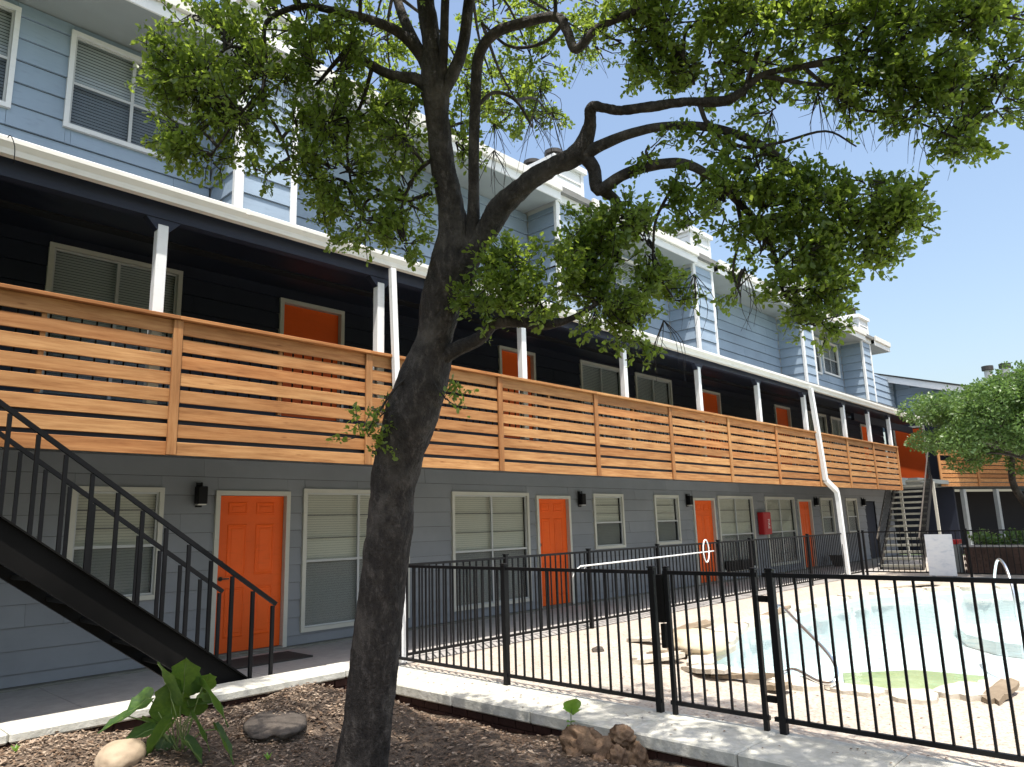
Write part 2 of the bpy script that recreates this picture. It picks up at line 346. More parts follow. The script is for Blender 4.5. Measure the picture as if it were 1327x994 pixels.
litter('wood_chip', 5000, 'chip', .006, .02, .02, lambda: (random.uniform(.6, 3.6), 5.8 - abs(random.gauss(0, .7))), ('pale wood chips and gravel lying along the low stone kerb', 'mulch'))

# ================================================================== KERBS (retaining walls)
def retaining(name, label, horizontal, a0, a1, b0, b1, ztop, thick, zbot, joint):
    w = empty(name, ((a0 + a1) / 2 if horizontal else (b0 + b1) / 2, (b0 + b1) / 2 if horizontal else (a0 + a1) / 2, zbot), label, 'garden wall')
    p = a0; n = 0
    while p < a1 - .01:
        q = min(a1, p + joint * random.uniform(.92, 1.08)); j = random.uniform(-.006, .006)
        if horizontal: bx('cap_stone', p + .004, q - .004, b0 + j, b1, ztop - thick, ztop + j * .4, 'cap', w, .012)
        else: bx('cap_stone', b0 + j, b1, p + .004, q - .004, ztop - thick, ztop + j * .4, 'cap', w, .012)
        p = q
    # brick courses below
    z = ztop - thick - .008; row = 0
    while z > zbot:
        p = a0 + (row % 2) * .1
        while p < a1 - .05:
            q = min(p + .2, a1)
            if horizontal: bx('brick', p + .005, q - .005, b0 + .035, b0 + .135, z - .062, z, 'redbrick', w, .004)
            else: bx('brick', b0 + .035, b0 + .135, p + .005, q - .005, z - .062, z, 'redbrick', w, .004)
            p = q
        z -= .07; row += 1
    if horizontal: bx('mortar', a0, a1, b0 + .05, b1 - .03, zbot, ztop - thick - .002, 'redbrick', w)
    else: bx('mortar', b0 + .05, b1 - .03, a0, a1, zbot, ztop - thick - .002, 'redbrick', w)
retaining('retaining_wall', 'low brick retaining wall with pale stone cap along the walkway by the stair foot', True, -1.2, 4.1, 5.83, 6.2, .3, .07, .08, 1.25)
retaining('retaining_wall', 'low brick retaining wall with wide pale stone cap under the black pool fence', False, -1.0, 7.11, 4.72, 5.405, 0.0, .1, -.31, 0.92)

cj = bx('corner_block', 4.11, 4.715, 6.215, 6.60, -.3, -.002, 'cap', None, .012); tag(cj, 'stone corner block joining the two low kerbs behind the tree trunk', 'stone')
# ================================================================== BUILDING
YW, YU, YC = 9.4, 8.6, 7.9     # ground/first floor wall, second floor wall, chimney fronts
B = empty('apartment_building', (14, YW, 0), 'long three storey apartment building with cedar balcony, orange doors and pale blue top floor', 'building')

def boards(parent, x0, x1, z0, z1, y, h, m, openings=(), length=3.66, zstart=None, axis='x', proud=.024):
    """lap siding; y is the face. axis 'x': wall runs along x; 'y': wall in the plane x=y running along y"""
    z = zstart if zstart is not None else z0; row = 0
    while z < z1 - .01:
        za, zb = max(z, z0), min(z + h, z1); row += 1
        cuts = {x0, x1}; p = x0 + (row * 1.31) % length
        while p < x1:
            if p - x0 > .25 and x1 - p > .25: cuts.add(p)
            p += length
        ops = [o for o in openings if o[2] < zb and o[3] > za]
        for o in ops: cuts |= {max(x0, min(x1, o[0])), max(x0, min(x1, o[1]))}
        cs = sorted(cuts)
        for a, b in zip(cs[:-1], cs[1:]):
            if b - a < .02: continue
            mid = (a + b) / 2; ra, rb = za, zb; skip = False
            for o in ops:
                if o[0] < mid < o[1]:
                    if o[2] <= za and o[3] >= zb: skip = True
                    elif o[2] > za: rb = min(rb, o[2])
                    else: ra = max(ra, o[3])
            if skip or rb - ra < .015: continue
            if axis == 'x': jy = random.uniform(-.0025, .0025); bx('siding_board', a + .0015, b - .0015, y + jy, y + .03 + jy, ra, rb - (.008 if m == 'siding_blue' else .004), m, parent, 0, proud)  # gap at the board top imitates the shadow line cast by the lap
            else:
                k = ('yb', round(b - a, 3), round(rb - ra, 3), m)
                if k not in CACHE:
                    hl, hh = (b - a) / 2 - .0015, (rb - ra) / 2
                    vb = MB().box(-.015, .015, -hl, hl, -hh, hh - .008); vb.v[4] = (-.015 + proud, -hl, hh - .008); vb.v[7] = (-.015 + proud, hl, hh - .008)
                    me = bpy.data.meshes.new('siding_board'); me.from_pydata(vb.v, [], vb.f); me.materials.append(M[m]); CACHE[k] = me
                link(bpy.data.objects.new('siding_board', CACHE[k]), parent, (y + .015, mid, (ra + rb) / 2))
        z += h

def window(x0, x1, z0, z1, Y, trim='cream', cols=2, upper=2, blind='blind', screen=True, tw=.055, slat=.034, depth=.085, sash='sash'):
    w = MB(); yf = Y - .022
    w.box(x0, x1, yf, Y + .05, z1 - tw, z1); w.box(x0, x1, yf, Y + .05, z0, z0 + tw); w.box(x0, x0 + tw, yf, Y + .05, z0 + tw, z1 - tw); w.box(x1 - tw, x1, yf, Y + .05, z0 + tw, z1 - tw)
    win = build('window', w, trim, B)
    a, b, c, d = x0 + tw + .002, x1 - tw - .002, z0 + tw + .002, z1 - tw - .002; s = .022; ys = Y + .012
    fr = MB(); fr.box(a, b, ys, ys + .03, d - s, d); fr.box(a, b, ys, ys + .03, c, c + s); fr.box(a, a + s, ys, ys + .03, c + s, d - s); fr.box(b - s, b, ys, ys + .03, c + s, d - s)
    build('sash_frame', fr, sash, win)
    zm = (c + d) / 2 - .03
    if cols == 2: bx('mullion', (a + b) / 2 - .018, (a + b) / 2 + .018, ys - .002, ys + .033, c + s, d - s, sash, win)
    segs = [(a + s, (a + b) / 2 - .018), ((a + b) / 2 + .018, b - s)] if cols == 2 else [(a + s, b - s)]
    for p, q in segs:
        bx('meeting_rail', p, q, ys - .003, ys + .03, zm - .016, zm + .016, sash, win)
        for k in range(upper):
            zz = zm + (d - zm) * (k + 1) / (upper + 1); bx('muntin', p, q, ys + .004, ys + .018, zz - .006, zz + .006, 'darksash', win)
        bx('pane', p, q, ys + .019, ys + .022, zm + .016, d - s, 'glass', win); bx('pane', p, q, ys + .023, ys + .026, c + s, zm - .016, 'glass', win)
        if screen: bx('insect_screen', p, q, ys + .001, ys + .003, c + s, zm - .016, 'screen', win)
    bl = MB(); z = c + .01
    while z < d - .01:
        bl.add([(a + .01, Y + depth - .005, z), (b - .01, Y + depth - .005, z), (b - .01, Y + depth + .005, z + slat * .93), (a + .01, Y + depth + .005, z + slat * .93)], [(0, 1, 2, 3)]); z += slat
    build('blind', bl, blind, win, kind='stuff')
    return win

def door(x0, x1, z0, z1, Y, m='orange', detail=True, hinge_right=True, knob=True, tw=.06):
    t = MB(); t.box(x0, x1, Y - .025, Y + .1, z1 - tw, z1); t.box(x0, x0 + tw, Y - .025, Y + .1, z0, z1 - tw); t.box(x1 - tw, x1, Y - .025, Y + .1, z0, z1 - tw)
    ds = bx('door', x0 + tw + .004, x1 - tw - .004, Y + .055, Y + .098, z0 + .03, z1 - tw - .004, m, B)
    build('door_casing', t, 'cream', ds)
    bx('door_sill', x0 + tw, x1 - tw, Y - .03, Y + .05, z0 - .01, z0 + .026, 'footing', ds)
    if detail:
        a, b = x0 + tw + .004, x1 - tw - .004; w = b - a; h = z1 - z0; pw = w * .29
        for cx in (a + w * .29, a + w * .71):
            for (p, q) in ((.10, .40), (.47, .79), (.85, .93)):
                zz0, zz1 = z0 + h * p, z0 + h * q
                pm = MB(); x_0, x_1 = cx - pw / 2, cx + pw / 2; y0 = Y + .055; e = .022
                o = [(x_0, zz0), (x_1, zz0), (x_1, zz1), (x_0, zz1)]
                def ring(d, y): return [(x_0 + d, y, zz0 + d), (x_1 - d, y, zz0 + d), (x_1 - d, y, zz1 - d), (x_0 + d, y, zz1 - d)]
                vs = ring(0, y0 - .001) + ring(.008, y0 - .010) + ring(.02, y0 - .012) + ring(.032, y0 - .003) + ring(.05, y0 - .003) + ring(.062, y0 - .009)
                fs = [(r * 4 + i, r * 4 + (i + 1) % 4, r * 4 + 4 + (i + 1) % 4, r * 4 + 4 + i) for r in range(5) for i in range(4)] + [(20, 21, 22, 23)]
                build('door_panel', MB().add(vs, fs), m, ds)
    if knob:
        xk = x0 + tw + .07 if hinge_right else x1 - tw - .07; zk = z0 + .95
        k = MB(); k.tube([(xk, Y + .055, zk), (xk, Y + .03, zk)], .028, 10); k.tube([(xk, Y + .03, zk), (xk, Y + .01, zk)], .01, 8); k.bar((xk, Y + .005, zk), (xk + (.1 if hinge_right else -.1), Y + .005, zk), .014, .018)
        build('handle', k, 'brass', ds)
        k = MB(); k.tube([(xk, Y + .055, zk + .2), (xk, Y + .035, zk + .2)], .03, 10); build('deadbolt', k, 'brass', ds)
    return ds

LD = [(4.25, 5.31), (10.45, 11.46), (16.21, 17.28), (22.43, 23.45)]
LWN = [(2.58, 3.6, .775, 2.10), (5.52, 7.41, .16, 2.12), (8.32, 10.24, .16, 2.12), (12.22, 13.28, 1.0, 2.13), (14.5, 15.55, 1.0, 2.13), (17.45, 19.42, .2, 2.14), (20.2, 22.18, .2, 2.14), (24.2, 25.25, .95, 2.14), (26.45, 27.5, .95, 2.14)]
openL = [(a, b, -.2, 2.075) for a, b in LD] + LWN + [(28.33, 29.5, -.2, 2.08)]
gw = build('ground_floor_wall', MB().box(-3, 31.5, YW + .13, YW + .3, -.25, 2.6), 'inside', B)
ins = lambda L_: [(a + .03, b - .03, c + (.03 if c > 0 else 0), d - .03) for a, b, c, d in L_]
boards(gw, -3, 31.5, 0.01, 2.52, YW, .235, 'siding_grey', ins(openL), zstart=-.10)
for a, b in LD: door(a, b, 0.0, 2.075, YW)
bx('door', 28.39, 29.44, YW + .06, YW + .1, 0, 2.02, 'navy', B)
for i, (a, b, c, d) in enumerate(LWN): window(a, b, c, d, YW, 'cream', 2 if b - a > 1.5 else 1, 2, 'blind', True)

# balcony slab and its underside
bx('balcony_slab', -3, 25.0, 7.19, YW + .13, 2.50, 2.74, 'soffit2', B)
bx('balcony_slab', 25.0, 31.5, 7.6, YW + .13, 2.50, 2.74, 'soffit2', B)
bx('rim_joist', -3, 24.95, 7.16, 7.186, 2.40, 2.745, 'navy', B)  # dark colour puts the shade behind the lower slat gaps into the joist
fu = build('first_floor_wall', MB().box(-3, 31.5, YW + .13, YW + .3, 2.745, 5.3), 'inside', B)
UD = [(5.06, 6.14, 2.75, 4.86), (9.55, 10.56, 2.75, 4.87), (17.0, 18.05, 2.75, 4.9), (21.45, 22.55, 2.75, 4.93), (28.85, 29.9, 2.75, 4.93)]
UWN = [(2.13, 3.66, 2.95, 4.92), (12.0, 13.52, 3.2, 4.95), (14.04, 15.6, 3.2, 4.95), (24.0, 25.5, 3.2, 4.97), (25.92, 27.4, 3.2, 4.96)]
boards(fu, -3, 31.5, 2.75, 5.25, YW, .235, 'navy', ins(UD + UWN))
for a, b, c, d in UD: door(a, b, c, d, YW, 'orange', False)
for a, b, c, d in UWN: window(a, b, c, d, YW, 'cream', 2, 0, 'blind_dark', True)
bx('porch_ceiling', -3, 31.5, 7.56, YW + .12, 5.02, 5.05, 'navy', B); bx('porch_ceiling', -3, 31.5, 7.302, 7.558, 4.87, 4.90, 'navy', B)

# beam, columns, braces
bm_ = MB().box(-3, 25.0, 7.19, 7.30, 4.62, 4.86); build('porch_beam', bm_, 'navy_beam', B)
for x in [-2.64, -.02, 2.59, 5.24, 7.86, 10.48, 13.06, 15.7, 18.29, 20.95, 22.95, 24.85]:
    bx('column', x - .052, x + .052, 7.195, 7.295, 2.74, 4.56, 'white', B, .006)
    br = MB()
    br.add([(x - .17, 7.2, 4.619), (x + .17, 7.2, 4.619), (x + .06, 7.2, 4.50), (x - .06, 7.2, 4.50), (x - .17, 7.29, 4.619), (x + .17, 7.29, 4.619), (x + .06, 7.29, 4.50), (x - .06, 7.29, 4.50)],
           [(3, 2, 1, 0), (4, 5, 6, 7), (0, 1, 5, 4), (1, 2, 6, 5), (2, 3, 7, 6), (3, 0, 4, 7)])
    build('knee_brace', br, 'navy_beam', B)
# rafter tails seen in the dark gap above the beam
for i in range(0):
    x = -2.8 + i * .6; bx('rafter', x, x + .04, 7.13, 7.19, 4.70, 4.84, 'navy_beam', B)
# gutter, K profile
def gutter(x0, x1, yf, z0, z1, parent, name='gutter'):
    prof = [(yf + .115, z1), (yf + .115, z0), (yf + .04, z0), (yf + .032, z0 + .05), (yf + .01, z0 + .085), (yf, z0 + .1), (yf, z1 - .012), (yf + .012, z1), (yf + .02, z1 - .012), (yf + .105, z1 - .012)]
    n = len(prof); mb = MB().add([(x, y, z) for x in (x0, x1) for y, z in prof], [tuple(range(n)), tuple(range(2 * n - 1, n - 1, -1))] + [(i, n + i, n + (i + 1) % n, (i + 1) % n) for i in range(n)])
    mb.v = [(x, y, z + .06 - .0045 * x) for x, y, z in mb.v]
    return build(name, mb, 'gutterw', parent)
gut = gutter(-3, 29.2, 7.01, 4.71, 4.86, B)
for x in [0.3 + 3.05 * i for i in range(10)]: bx('gutter_joint', x, x + .04, 7.006, 7.02, 4.86 - .0045 * x, 4.921 - .0045 * x, 'gutterw', gut)
# porch roof
rf = MB().add([(-3, 7.07, 4.875), (29.2, 7.07, 4.875), (29.2, 8.62, 5.32), (-3, 8.62, 5.32), (-3, 7.07, 4.845), (29.2, 7.07, 4.845), (29.2, 8.62, 5.29), (-3, 8.62, 5.29)], [(0, 1, 2, 3), (7, 6, 5, 4), (0, 4, 5, 1), (3, 2, 6, 7), (0, 3, 7, 4), (1, 5, 6, 2)])
build('porch_roof', rf, 'shingle', B)

# second floor with chimneys
CH = [(-1.6, -.75), (3.62, 4.43), (9.6, 10.46), (14.42, 15.33), (20.36, 21.2), (25.35, 26.22)]
UW3 = [(.08, 1.47, 5.99, 7.19), (1.96, 3.34, 5.99, 7.19), (11.9, 13.3, 5.99, 7.19), (22.1, 23.45, 5.99, 7.19), (23.66, 25.03, 6.08, 7.2)]
su = build('second_floor_wall', MB().box(-3, 26.9, YU + .13, YU + .3, 5.0, 7.5), 'inside', B)
sections = [(-3, CH[0][0])] + [(CH[i][1], CH[i + 1][0]) for i in range(len(CH) - 1)] + [(CH[-1][1], 26.9)]
for a, b in sections: boards(su, a, b, 5.28, 7.28, YU, .262, 'siding_blue', ins([w for w in UW3 if w[0] > a and w[1] < b]), 2.44, 5.02)
for a, b, c, d in UW3: window(a, b, c, d, YU, 'white', 2, 0, 'blind_dark', True, .05, .038)
def corner_board(x0, x1, y0, y1, z0, z1, parent): return bx('corner_trim', x0, x1, y0, y1, z0, z1, 'white', parent, .004)
for (a, b) in CH:
    c = build('chimney', MB().box(a + .04, b - .04, YC + .04, 9.2, 5.16, 8.2), 'white', B)
    tw = .11
    boards(c, a + tw, b - tw * .75, 5.12, 7.30, YC, .262, 'siding_blue', (), 9, 5.02)
    boards(c, YC + tw * .5, YU, 5.16, 7.24, a, .262, 'siding_blue', (), 9, 5.02, 'y')
    corner_board(a - .006, a + tw, YC - .008, YC + tw * .5, 5.12, 7.30, c); corner_board(b - tw * .75, b + .006, YC - .008, YC + .1, 5.12, 7.30, c)
    bx('cornice', a - .03, b + .03, YC - .035, YC + .03, 7.302, 7.46, 'white', c, .006)
    boards(c, a + tw * .7, b - tw * .7, 7.465, 8.10, YC, .2, 'white', (), 9, 7.46)
    boards(c, YC + tw * .5, 9.15, 7.60, 8.10, a, .2, 'white', (), 9, 7.60, 'y')
    corner_board(a - .006, a + tw * .7, YC - .008, YC + tw * .5, 7.465, 8.10, c); corner_board(b - tw * .7, b + .006, YC - .008, YC + .09, 7.465, 8.10, c)
    cp = MB(); x0, x1, y0, y1 = a - .06, b + .06, YC - .06, 9.26
    vs = [(x0, y0, 8.10), (x1, y0, 8.10), (x1, y1, 8.10), (x0, y1, 8.10), (x0, y0, 8.2), (x1, y0, 8.2), (x1, y1, 8.2), (x0, y1, 8.2), (a + .2, YC + .25, 8.30), (b - .2, YC + .25, 8.30), (b - .2, 9.0, 8.30), (a + .2, 9.0, 8.30)]
    build('chimney_cap', cp.add(vs, [(3, 2, 1, 0), (0, 1, 5, 4), (1, 2, 6, 5), (2, 3, 7, 6), (3, 0, 4, 7), (4, 5, 9, 8), (5, 6, 10, 9), (6, 7, 11, 10), (7, 4, 8, 11), (8, 9, 10, 11)]), 'white', c)
    for k, yy in enumerate((8.25, 8.8)):
        xm = (a + b) / 2; fl = MB().tube([(xm, yy, 8.25), (xm, yy, 8.47)], .15, 16).tube([(xm, yy, 8.49), (xm, yy, 8.56)], .18, 16).tube([(xm, yy, 8.47), (xm, yy, 8.49)], .10, 12)
        build('flue', fl, 'metal_cap', c, False)
# eaves: soffit, fascia and roof-edge between the chimneys
EY = 7.74
es = [(-3, CH[0][0])] + [(CH[i][1] + .035, CH[i + 1][0] - .035) for i in range(len(CH) - 1)] + [(CH[-1][1] + .035, 27.8)]
for a, b in es:
    e = bx('eave_soffit', a, b, EY + .03, YU + .12, 7.285, 7.31, 'soffit', B)
    bx('fascia', a, b, EY, EY + .028, 7.245, 7.40, 'white', e, .004)
    bx('roof_edge', a, b, EY - .05, EY + .02, 7.402, 7.57, 'gutterw', e, .008)
bx('fascia', 27.802, 27.83, EY, 9.4, 7.245, 7.56, 'white', B, .004)
bx('flat_roof', -3, 27.79, EY + .03, 12.4, 7.44, 7.54, 'shingle', B)
bx('end_wall', 26.9, 26.98, YU, 12.0, 5.2, 7.43, 'siding_blue', B)
bx('corner_trim', 26.86, 26.99, YU - .03, YU + .06, 5.2, 7.28, 'white', B)

# balcony railing : posts on the face, a cap and separate cedar boards
PX = [-1.75, .51, 2.757, 5.0, 7.22, 9.43, 11.68, 13.91, 16.17, 18.5, 20.6, 22.7, 24.9]
pitch = .169; zb0 = 2.262
for i, (a, b) in enumerate(zip(PX[:-1], PX[1:])):
    rl = bx('balcony_rail', a, b, 7.06, 7.20, 3.585, 3.62, 'cedar', B, .004)      # cap of this bay
    rl.name = 'balcony_railing'
    for k in range(8):
        z = zb0 + k * pitch; h = .126 + random.uniform(-.002, .002)
        if k == 7: z, h = 3.445, .138
        dx = .002
        o = bx('slat', a + dx, b - dx, 7.118 + random.uniform(0, .003), 7.14, z, z + h, 'cedar', rl, .003); o.rotation_euler = (0, random.uniform(-.0014, .0014), 0)
    if i: bx('post', a - .045, a + .045, 7.088, 7.116, 2.262, 3.583, 'cedar_v', rl, .004)
    if i == len(PX) - 2: bx('post', b - .04, b + .04, 7.088, 7.14, 2.262, 3.583, 'cedar_v', rl, .004)
    bx('backing_stud', (a + b) / 2 - .02, (a + b) / 2 + .02, 7.142, 7.18, 2.75, 3.58, 'cedar_v', rl)
    pk = MB(); x = a + .06
    pk.box(a, b, 7.225, 7.245, 2.82, 2.84); pk.box(a, b, 7.225, 7.245, 3.50, 3.52)
    while x < b - .03: pk.box(x, x + .013, 7.228, 7.241, 2.842, 3.498); x += .125
    build('old_iron_picket', pk, 'black', rl, kind='stuff')

# downpipes
def downpipe(pts, w, parent, name='downpipe'):
    mb = MB()
    for a, b in zip(pts[:-1], pts[1:]): mb.bar(a, b, w, w * .8, (0, 1, 0))
    o = build(name, mb, 'white', parent)
    for z in (1.9, 3.0): 
        pass
    return o
downpipe([(5.30, 7.05, 4.72), (5.40, 7.045, 2.45), (5.46, 7.045, .02)], .075, B)
downpipe([(18.32, 7.05, 4.72), (18.62, 7.05, 2.75), (18.66, 7.05, 2.42), (19.25, 7.03, 2.16), (19.3, 7.03, 1.9), (19.42, 7.04, 0.0)], .12, B)

# corner and far wing -----------------------------------------------------------------
bx('porch_beam', 25.0, 31.4, 8.3, 8.4, 4.62, 4.86, 'navy_beam', B)
cw = bx('corner_wall', 32.0, 32.2, 7.35, 9.5, 0, 5.3, 'navy', B)
dr = bx('door', 31.93, 31.97, 8.12, 9.1, 2.84, 4.86, 'orange2', B, .004)
bx('door_casing', 31.94, 31.99, 8.03, 8.115, 2.75, 4.9, 'cream', dr); bx('door_casing', 31.94, 31.99, 9.105, 9.17, 2.75, 4.9, 'cream', dr); bx('door_casing', 31.94, 31.99, 8.03, 9.17, 4.905, 4.98, 'cream', dr)
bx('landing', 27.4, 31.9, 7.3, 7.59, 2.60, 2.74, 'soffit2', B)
# upper part of the corner, behind the last chimney
W2 = empty('apartment_wing', (33, 4, 0), 'far wing with white rake board and cedar balcony, half behind the round tree', 'building')
uw = build('upper_wall', MB().add([(32.1, 9.8, 4.9), (32.1, -9, 4.9), (32.1, -9, 5.2), (32.1, 5.2, 5.75), (32.1, 9.8, 7.25), (32.4, 9.8, 4.9), (32.4, -9, 4.9), (32.4, -9, 5.2), (32.4, 5.2, 5.75), (32.4, 9.8, 7.25)],
      [(4, 3, 2, 1, 0), (5, 6, 7, 8, 9), (0, 1, 6, 5), (1, 2, 7, 6), (2, 3, 8, 7), (3, 4, 9, 8), (4, 0, 5, 9)]), 'siding_blue', W2)
for k in range(8):
    z = 4.95 + k * .262; ytop = 9.8; ylow = 5.2 + max(0, (z + .262 - 5.75)) / .326 if z + .262 > 5.75 else 2.0
    boards(uw, ylow, 8.9, z, z + .262, 32.0, .262, 'siding_blue', (), 9, z, 'y')
boards(uw, 27.0, 31.95, 5.2, 6.9, 8.95, .262, 'siding_blue', (), 2.44, 5.02)
build('wall_core', MB().box(27.0, 32.0, 9.0, 9.2, 5.0, 6.95), 'siding_blue', uw)
rk = MB()
def rake(b, y0, z0, y1, z1, x0, x1, t): b.add([(x0, y0, z0), (x1, y0, z0), (x1, y1, z1), (x0, y1, z1), (x0, y0, z0 + t), (x1, y0, z0 + t), (x1, y1, z1 + t), (x0, y1, z1 + t)], [(0, 1, 2, 3), (7, 6, 5, 4), (0, 4, 5, 1), (1, 5, 6, 2), (2, 6, 7, 3), (3, 7, 4, 0)]); return b
build('rake_board', rake(MB(), 9.9, 7.06, 2.0, 4.55, 31.35, 31.40, .26), 'white', W2)
build('roof', rake(MB(), 9.95, 7.34, 2.0, 4.84, 31.30, 46.0, .05), 'darkroof', W2)
build('roof_deck', rake(MB(), 9.9, 7.28, 2.0, 4.77, 31.405, 46.0, .05), 'soffit', W2)
# angled wing : frame (origin, direction)
O2 = Vector((30.9, 7.45, 0)); D2 = Vector((math.cos(math.radians(-19.5)), math.sin(math.radians(-19.5)), 0)); N2 = Vector((-D2.y, D2.x, 0))
def wp(s, n, z): p = O2 + D2 * s + N2 * n; return (p.x, p.y, z)
def wbox(name, s0, s1, n0, n1, z0, z1, m, parent):
    b = MB().box(s0, s1, n0, n1, z0, z1); b.v = [wp(*v) for v in b.v]; return build(name, b, m, parent)
for i in range(6):
    s0, s1 = i * 2.3, i * 2.3 + 2.3
    rl = wbox('balcony_railing', s0, s1, -.05, .09, 3.84, 3.875, 'cedar', W2)
    for k in range(8):
        z = 2.52 + k * .1665
        if i == 0 and k == 6: wbox('slat', s0 + .75, s1, 0, .022, z, z + .134, 'cedar', rl)
        else: wbox('slat', s0 + .002, s1 - .002, 0, .022, z, z + .134, 'cedar', rl)
    wbox('post', s0 - .04, s0 + .09, -.03, -.002, 2.52, 3.835, 'cedar_v', rl)
wbox('balcony_slab', .1, 14, .05, 2.2, 2.52, 2.74, 'soffit2', W2)
wbox('first_floor_wall', 0.3, 14, 2.0, 2.2, 2.745, 4.9, 'navy', W2)
wbox('ground_floor_wall', 0.3, 14, 2.2, 2.4, 0, 2.42, 'inside', W2)  # near-black colour paints in the deep shade under the wing balcony
for s in (1.5, 3.6, 5.9, 8.2, 10.5): wbox('column', s - .08, s + .08, .1, .24, 0, 2.418, 'soffit', W2)
# distant block with two flues
FB = empty('distant_building', (46, 6, 0), 'distant roof with two dark flue caps rising behind the round tree', 'building')
build('roof', MB().box(43, 50, 2.5, 7.2, 0, 8.35), 'shingle', FB)
for px in (1280, 1303):
    p = on(px, 480, 0, 44); c = build('flue_pipe', MB().tube([(p.x, p.y, 8.3), (p.x, p.y, 8.74)], .18, 14), 'gutterw', FB)
    build('flue_cap', MB().tube([(p.x, p.y, 8.75), (p.x, p.y, 8.98)], .27, 14), 'metal_cap', c)

# wall lamps -------------------------------------------------------------------------
LAMPT = ['black box wall lamp between the left stair rail and the nearest orange ground floor door', 'black box wall lamp right of the second orange door from the left', 'black box wall lamp left of the third orange ground floor door', 'black box wall lamp right of the fourth orange ground floor door', 'small black wall lamp beside the dark door at the far end']
for (x, t) in zip((4.03, 11.77, 15.95, 23.75, 28.05), LAMPT):
    l = empty('wall_lamp', (x, YW, 1.9), t, 'wall lamp', 'black lamps on the ground floor wall')
    bx('lamp_housing', x - .062, x + .062, YW - .13, YW - .01, 1.90, 2.12, 'black', l, .01); bx('back_plate', x - .04, x + .04, YW - .012, YW + .002, 1.86, 2.17, 'black', l)
    build('finial', MB().tube([(x, YW - .07, 2.12), (x, YW - .07, 2.17)], .012, 8), 'black', l); bx('lens', x - .05, x + .05, YW - .12, YW - .02, 1.885, 1.898, 'gutterw', l)
# fire extinguisher cabinet
fx = empty('fire_cabinet', (19.8, YW, 1.1), 'red fire extinguisher cabinet hung between two ground floor windows', 'fire cabinet')
bx('cabinet', 19.64, 20.12, YW - .17, YW - .002, 1.09, 1.70, 'red', fx, .01); bx('cabinet_door', 19.67, 20.09, YW - .182, YW - .171, 1.12, 1.67, 'red', fx, .004)
tc = bpy.data.curves.new('lettering', 'FONT'); tc.body = 'FIRE'; tc.size = .15; tc.align_x = 'CENTER'; tc.extrude = .002; tc.materials.append(M['plastic_white'])
to = bpy.data.objects.new('lettering_curve', tc); COL.objects.link(to); bpy.context.view_layer.update()
lm = bpy.data.meshes.new_from_object(to); bpy.data.objects.remove(to); lo_ = bpy.data.objects.new('lettering', lm); link(lo_, fx, (19.88, YW - .186, 1.38)); lo_.rotation_euler = (math.radians(90), math.radians(90), 0)
# door mat
dm = bx('door_mat', 4.05, 5.15, 8.45, 9.05, -.014, .004, 'mat_rubber'); tag(dm, 'dark rubber door mat lying before the nearest orange door', 'door mat')
# vents / chairs by the wall
vb = empty('wall_vent', (18.3, YW, .2), 'dark two-panel vent grille low under the window right of the third orange door', 'vent')
for a in (17.6, 18.34):
    g = bx('grille', a, a + .7, YW - .06, YW - .001, .22, .48, 'black2', vb)
    for k in range(6): bx('louvre', a + .02, a + .68, YW - .075, YW - .061, .24 + k * .04, .262 + k * .04, 'black', g)
pt = empty('plant_pot', (24.3, 9.0, 0), 'dark round pot on the walkway near the far orange door', 'plant pot')
build('pot', MB().tube([(24.2, 9.0, -.01), (24.2, 9.0, .05), (24.2, 9.0, .3), (24.2, 9.0, .33)], [.16, .2, .28, .3], 16), 'black', pt, True)

# ================================================================== STAIRS
# near black stair
ST = empty('black_staircase', (2.2, 6.65, 0), 'black steel outdoor staircase with tube handrails rising to the left in front of the balcony', 'staircase')
sl_, yn, yf2 = .728, 6.27, 7.03
def sz(x): return 1.674 + (1.283 - x) * sl_          # top edge of the stringer
for y in (yn, yf2):
    b = MB(); x0, x1 = -1.45, 3.585; t = .30
    for dy, w in ((0, .012),): b.add([(x0, y, sz(x0)), (x1, y, 0.0), (x1 - .412, y, 0.0), (x0, y, sz(x0) - t), (x0, y + w, sz(x0)), (x1, y + w, 0), (x1 - .412, y + w, 0), (x0, y + w, sz(x0) - t)], [(3, 2, 1, 0), (4, 5, 6, 7), (0, 1, 5, 4), (1, 2, 6, 5), (2, 3, 7, 6), (3, 0, 4, 7)])
    st = build('stringer', b, 'black2', ST)
    n_ = -1 if y == yn else 1
    for off, nm in ((0, 'top_flange'), (-t + .004, 'bottom_flange')):
        fl = MB().bar((x0, y - .02 if n_ < 0 else y + .032, sz(x0) + off), (x1 - (.02 if off == 0 else .42), y - .02 if n_ < 0 else y + .032, sz(x1 - (.02 if off == 0 else .42)) + off), .06, .012)
        build(nm, fl, 'black2', st)
nt_ = 18
for k in range(nt_):
    x = 3.40 - k * .26; z = .19 * (k + .35)
    if z > 2.75: break
    tr = bx('tread', x - .29, x, yn + .014, yf2 - .002, z, z + .035, 'black2', ST, .003)
    bx('nosing', x - .01, x + .01, yn + .02, yf2 - .01, z - .03, z - .001, 'rust', tr)
for y, xe, xs_ in ((yn - .02, 3.392, 0), (yf2 + .02, 3.27, 0)):
    hz = lambda x: .884 + (3.392 - x) * sl_ 
    x = xe; hr = MB().bar((xe + .03, y, hz(xe)), (-1.4, y, hz(-1.4)), .034, .034, (0, 0, 1)); hro = build('handrail', hr, 'black', ST)
    first = True
    while x > -1.4:
        zb = max(.0, sz(x) + .004); w = .014
        build('baluster', MB().box(x - w, x + w, y - w, y + w, zb, hz(x) - .012), 'black', hro); x -= .1925
bx('landing', -2.6, -1.46, yn, yf2, 2.68, 2.74, 'black2', ST)
for y in (yn + .03, yf2 - .03): bx('leg', -1.7, -1.62, y - .04, y + .04, -.01, 2.675, 'black', ST)

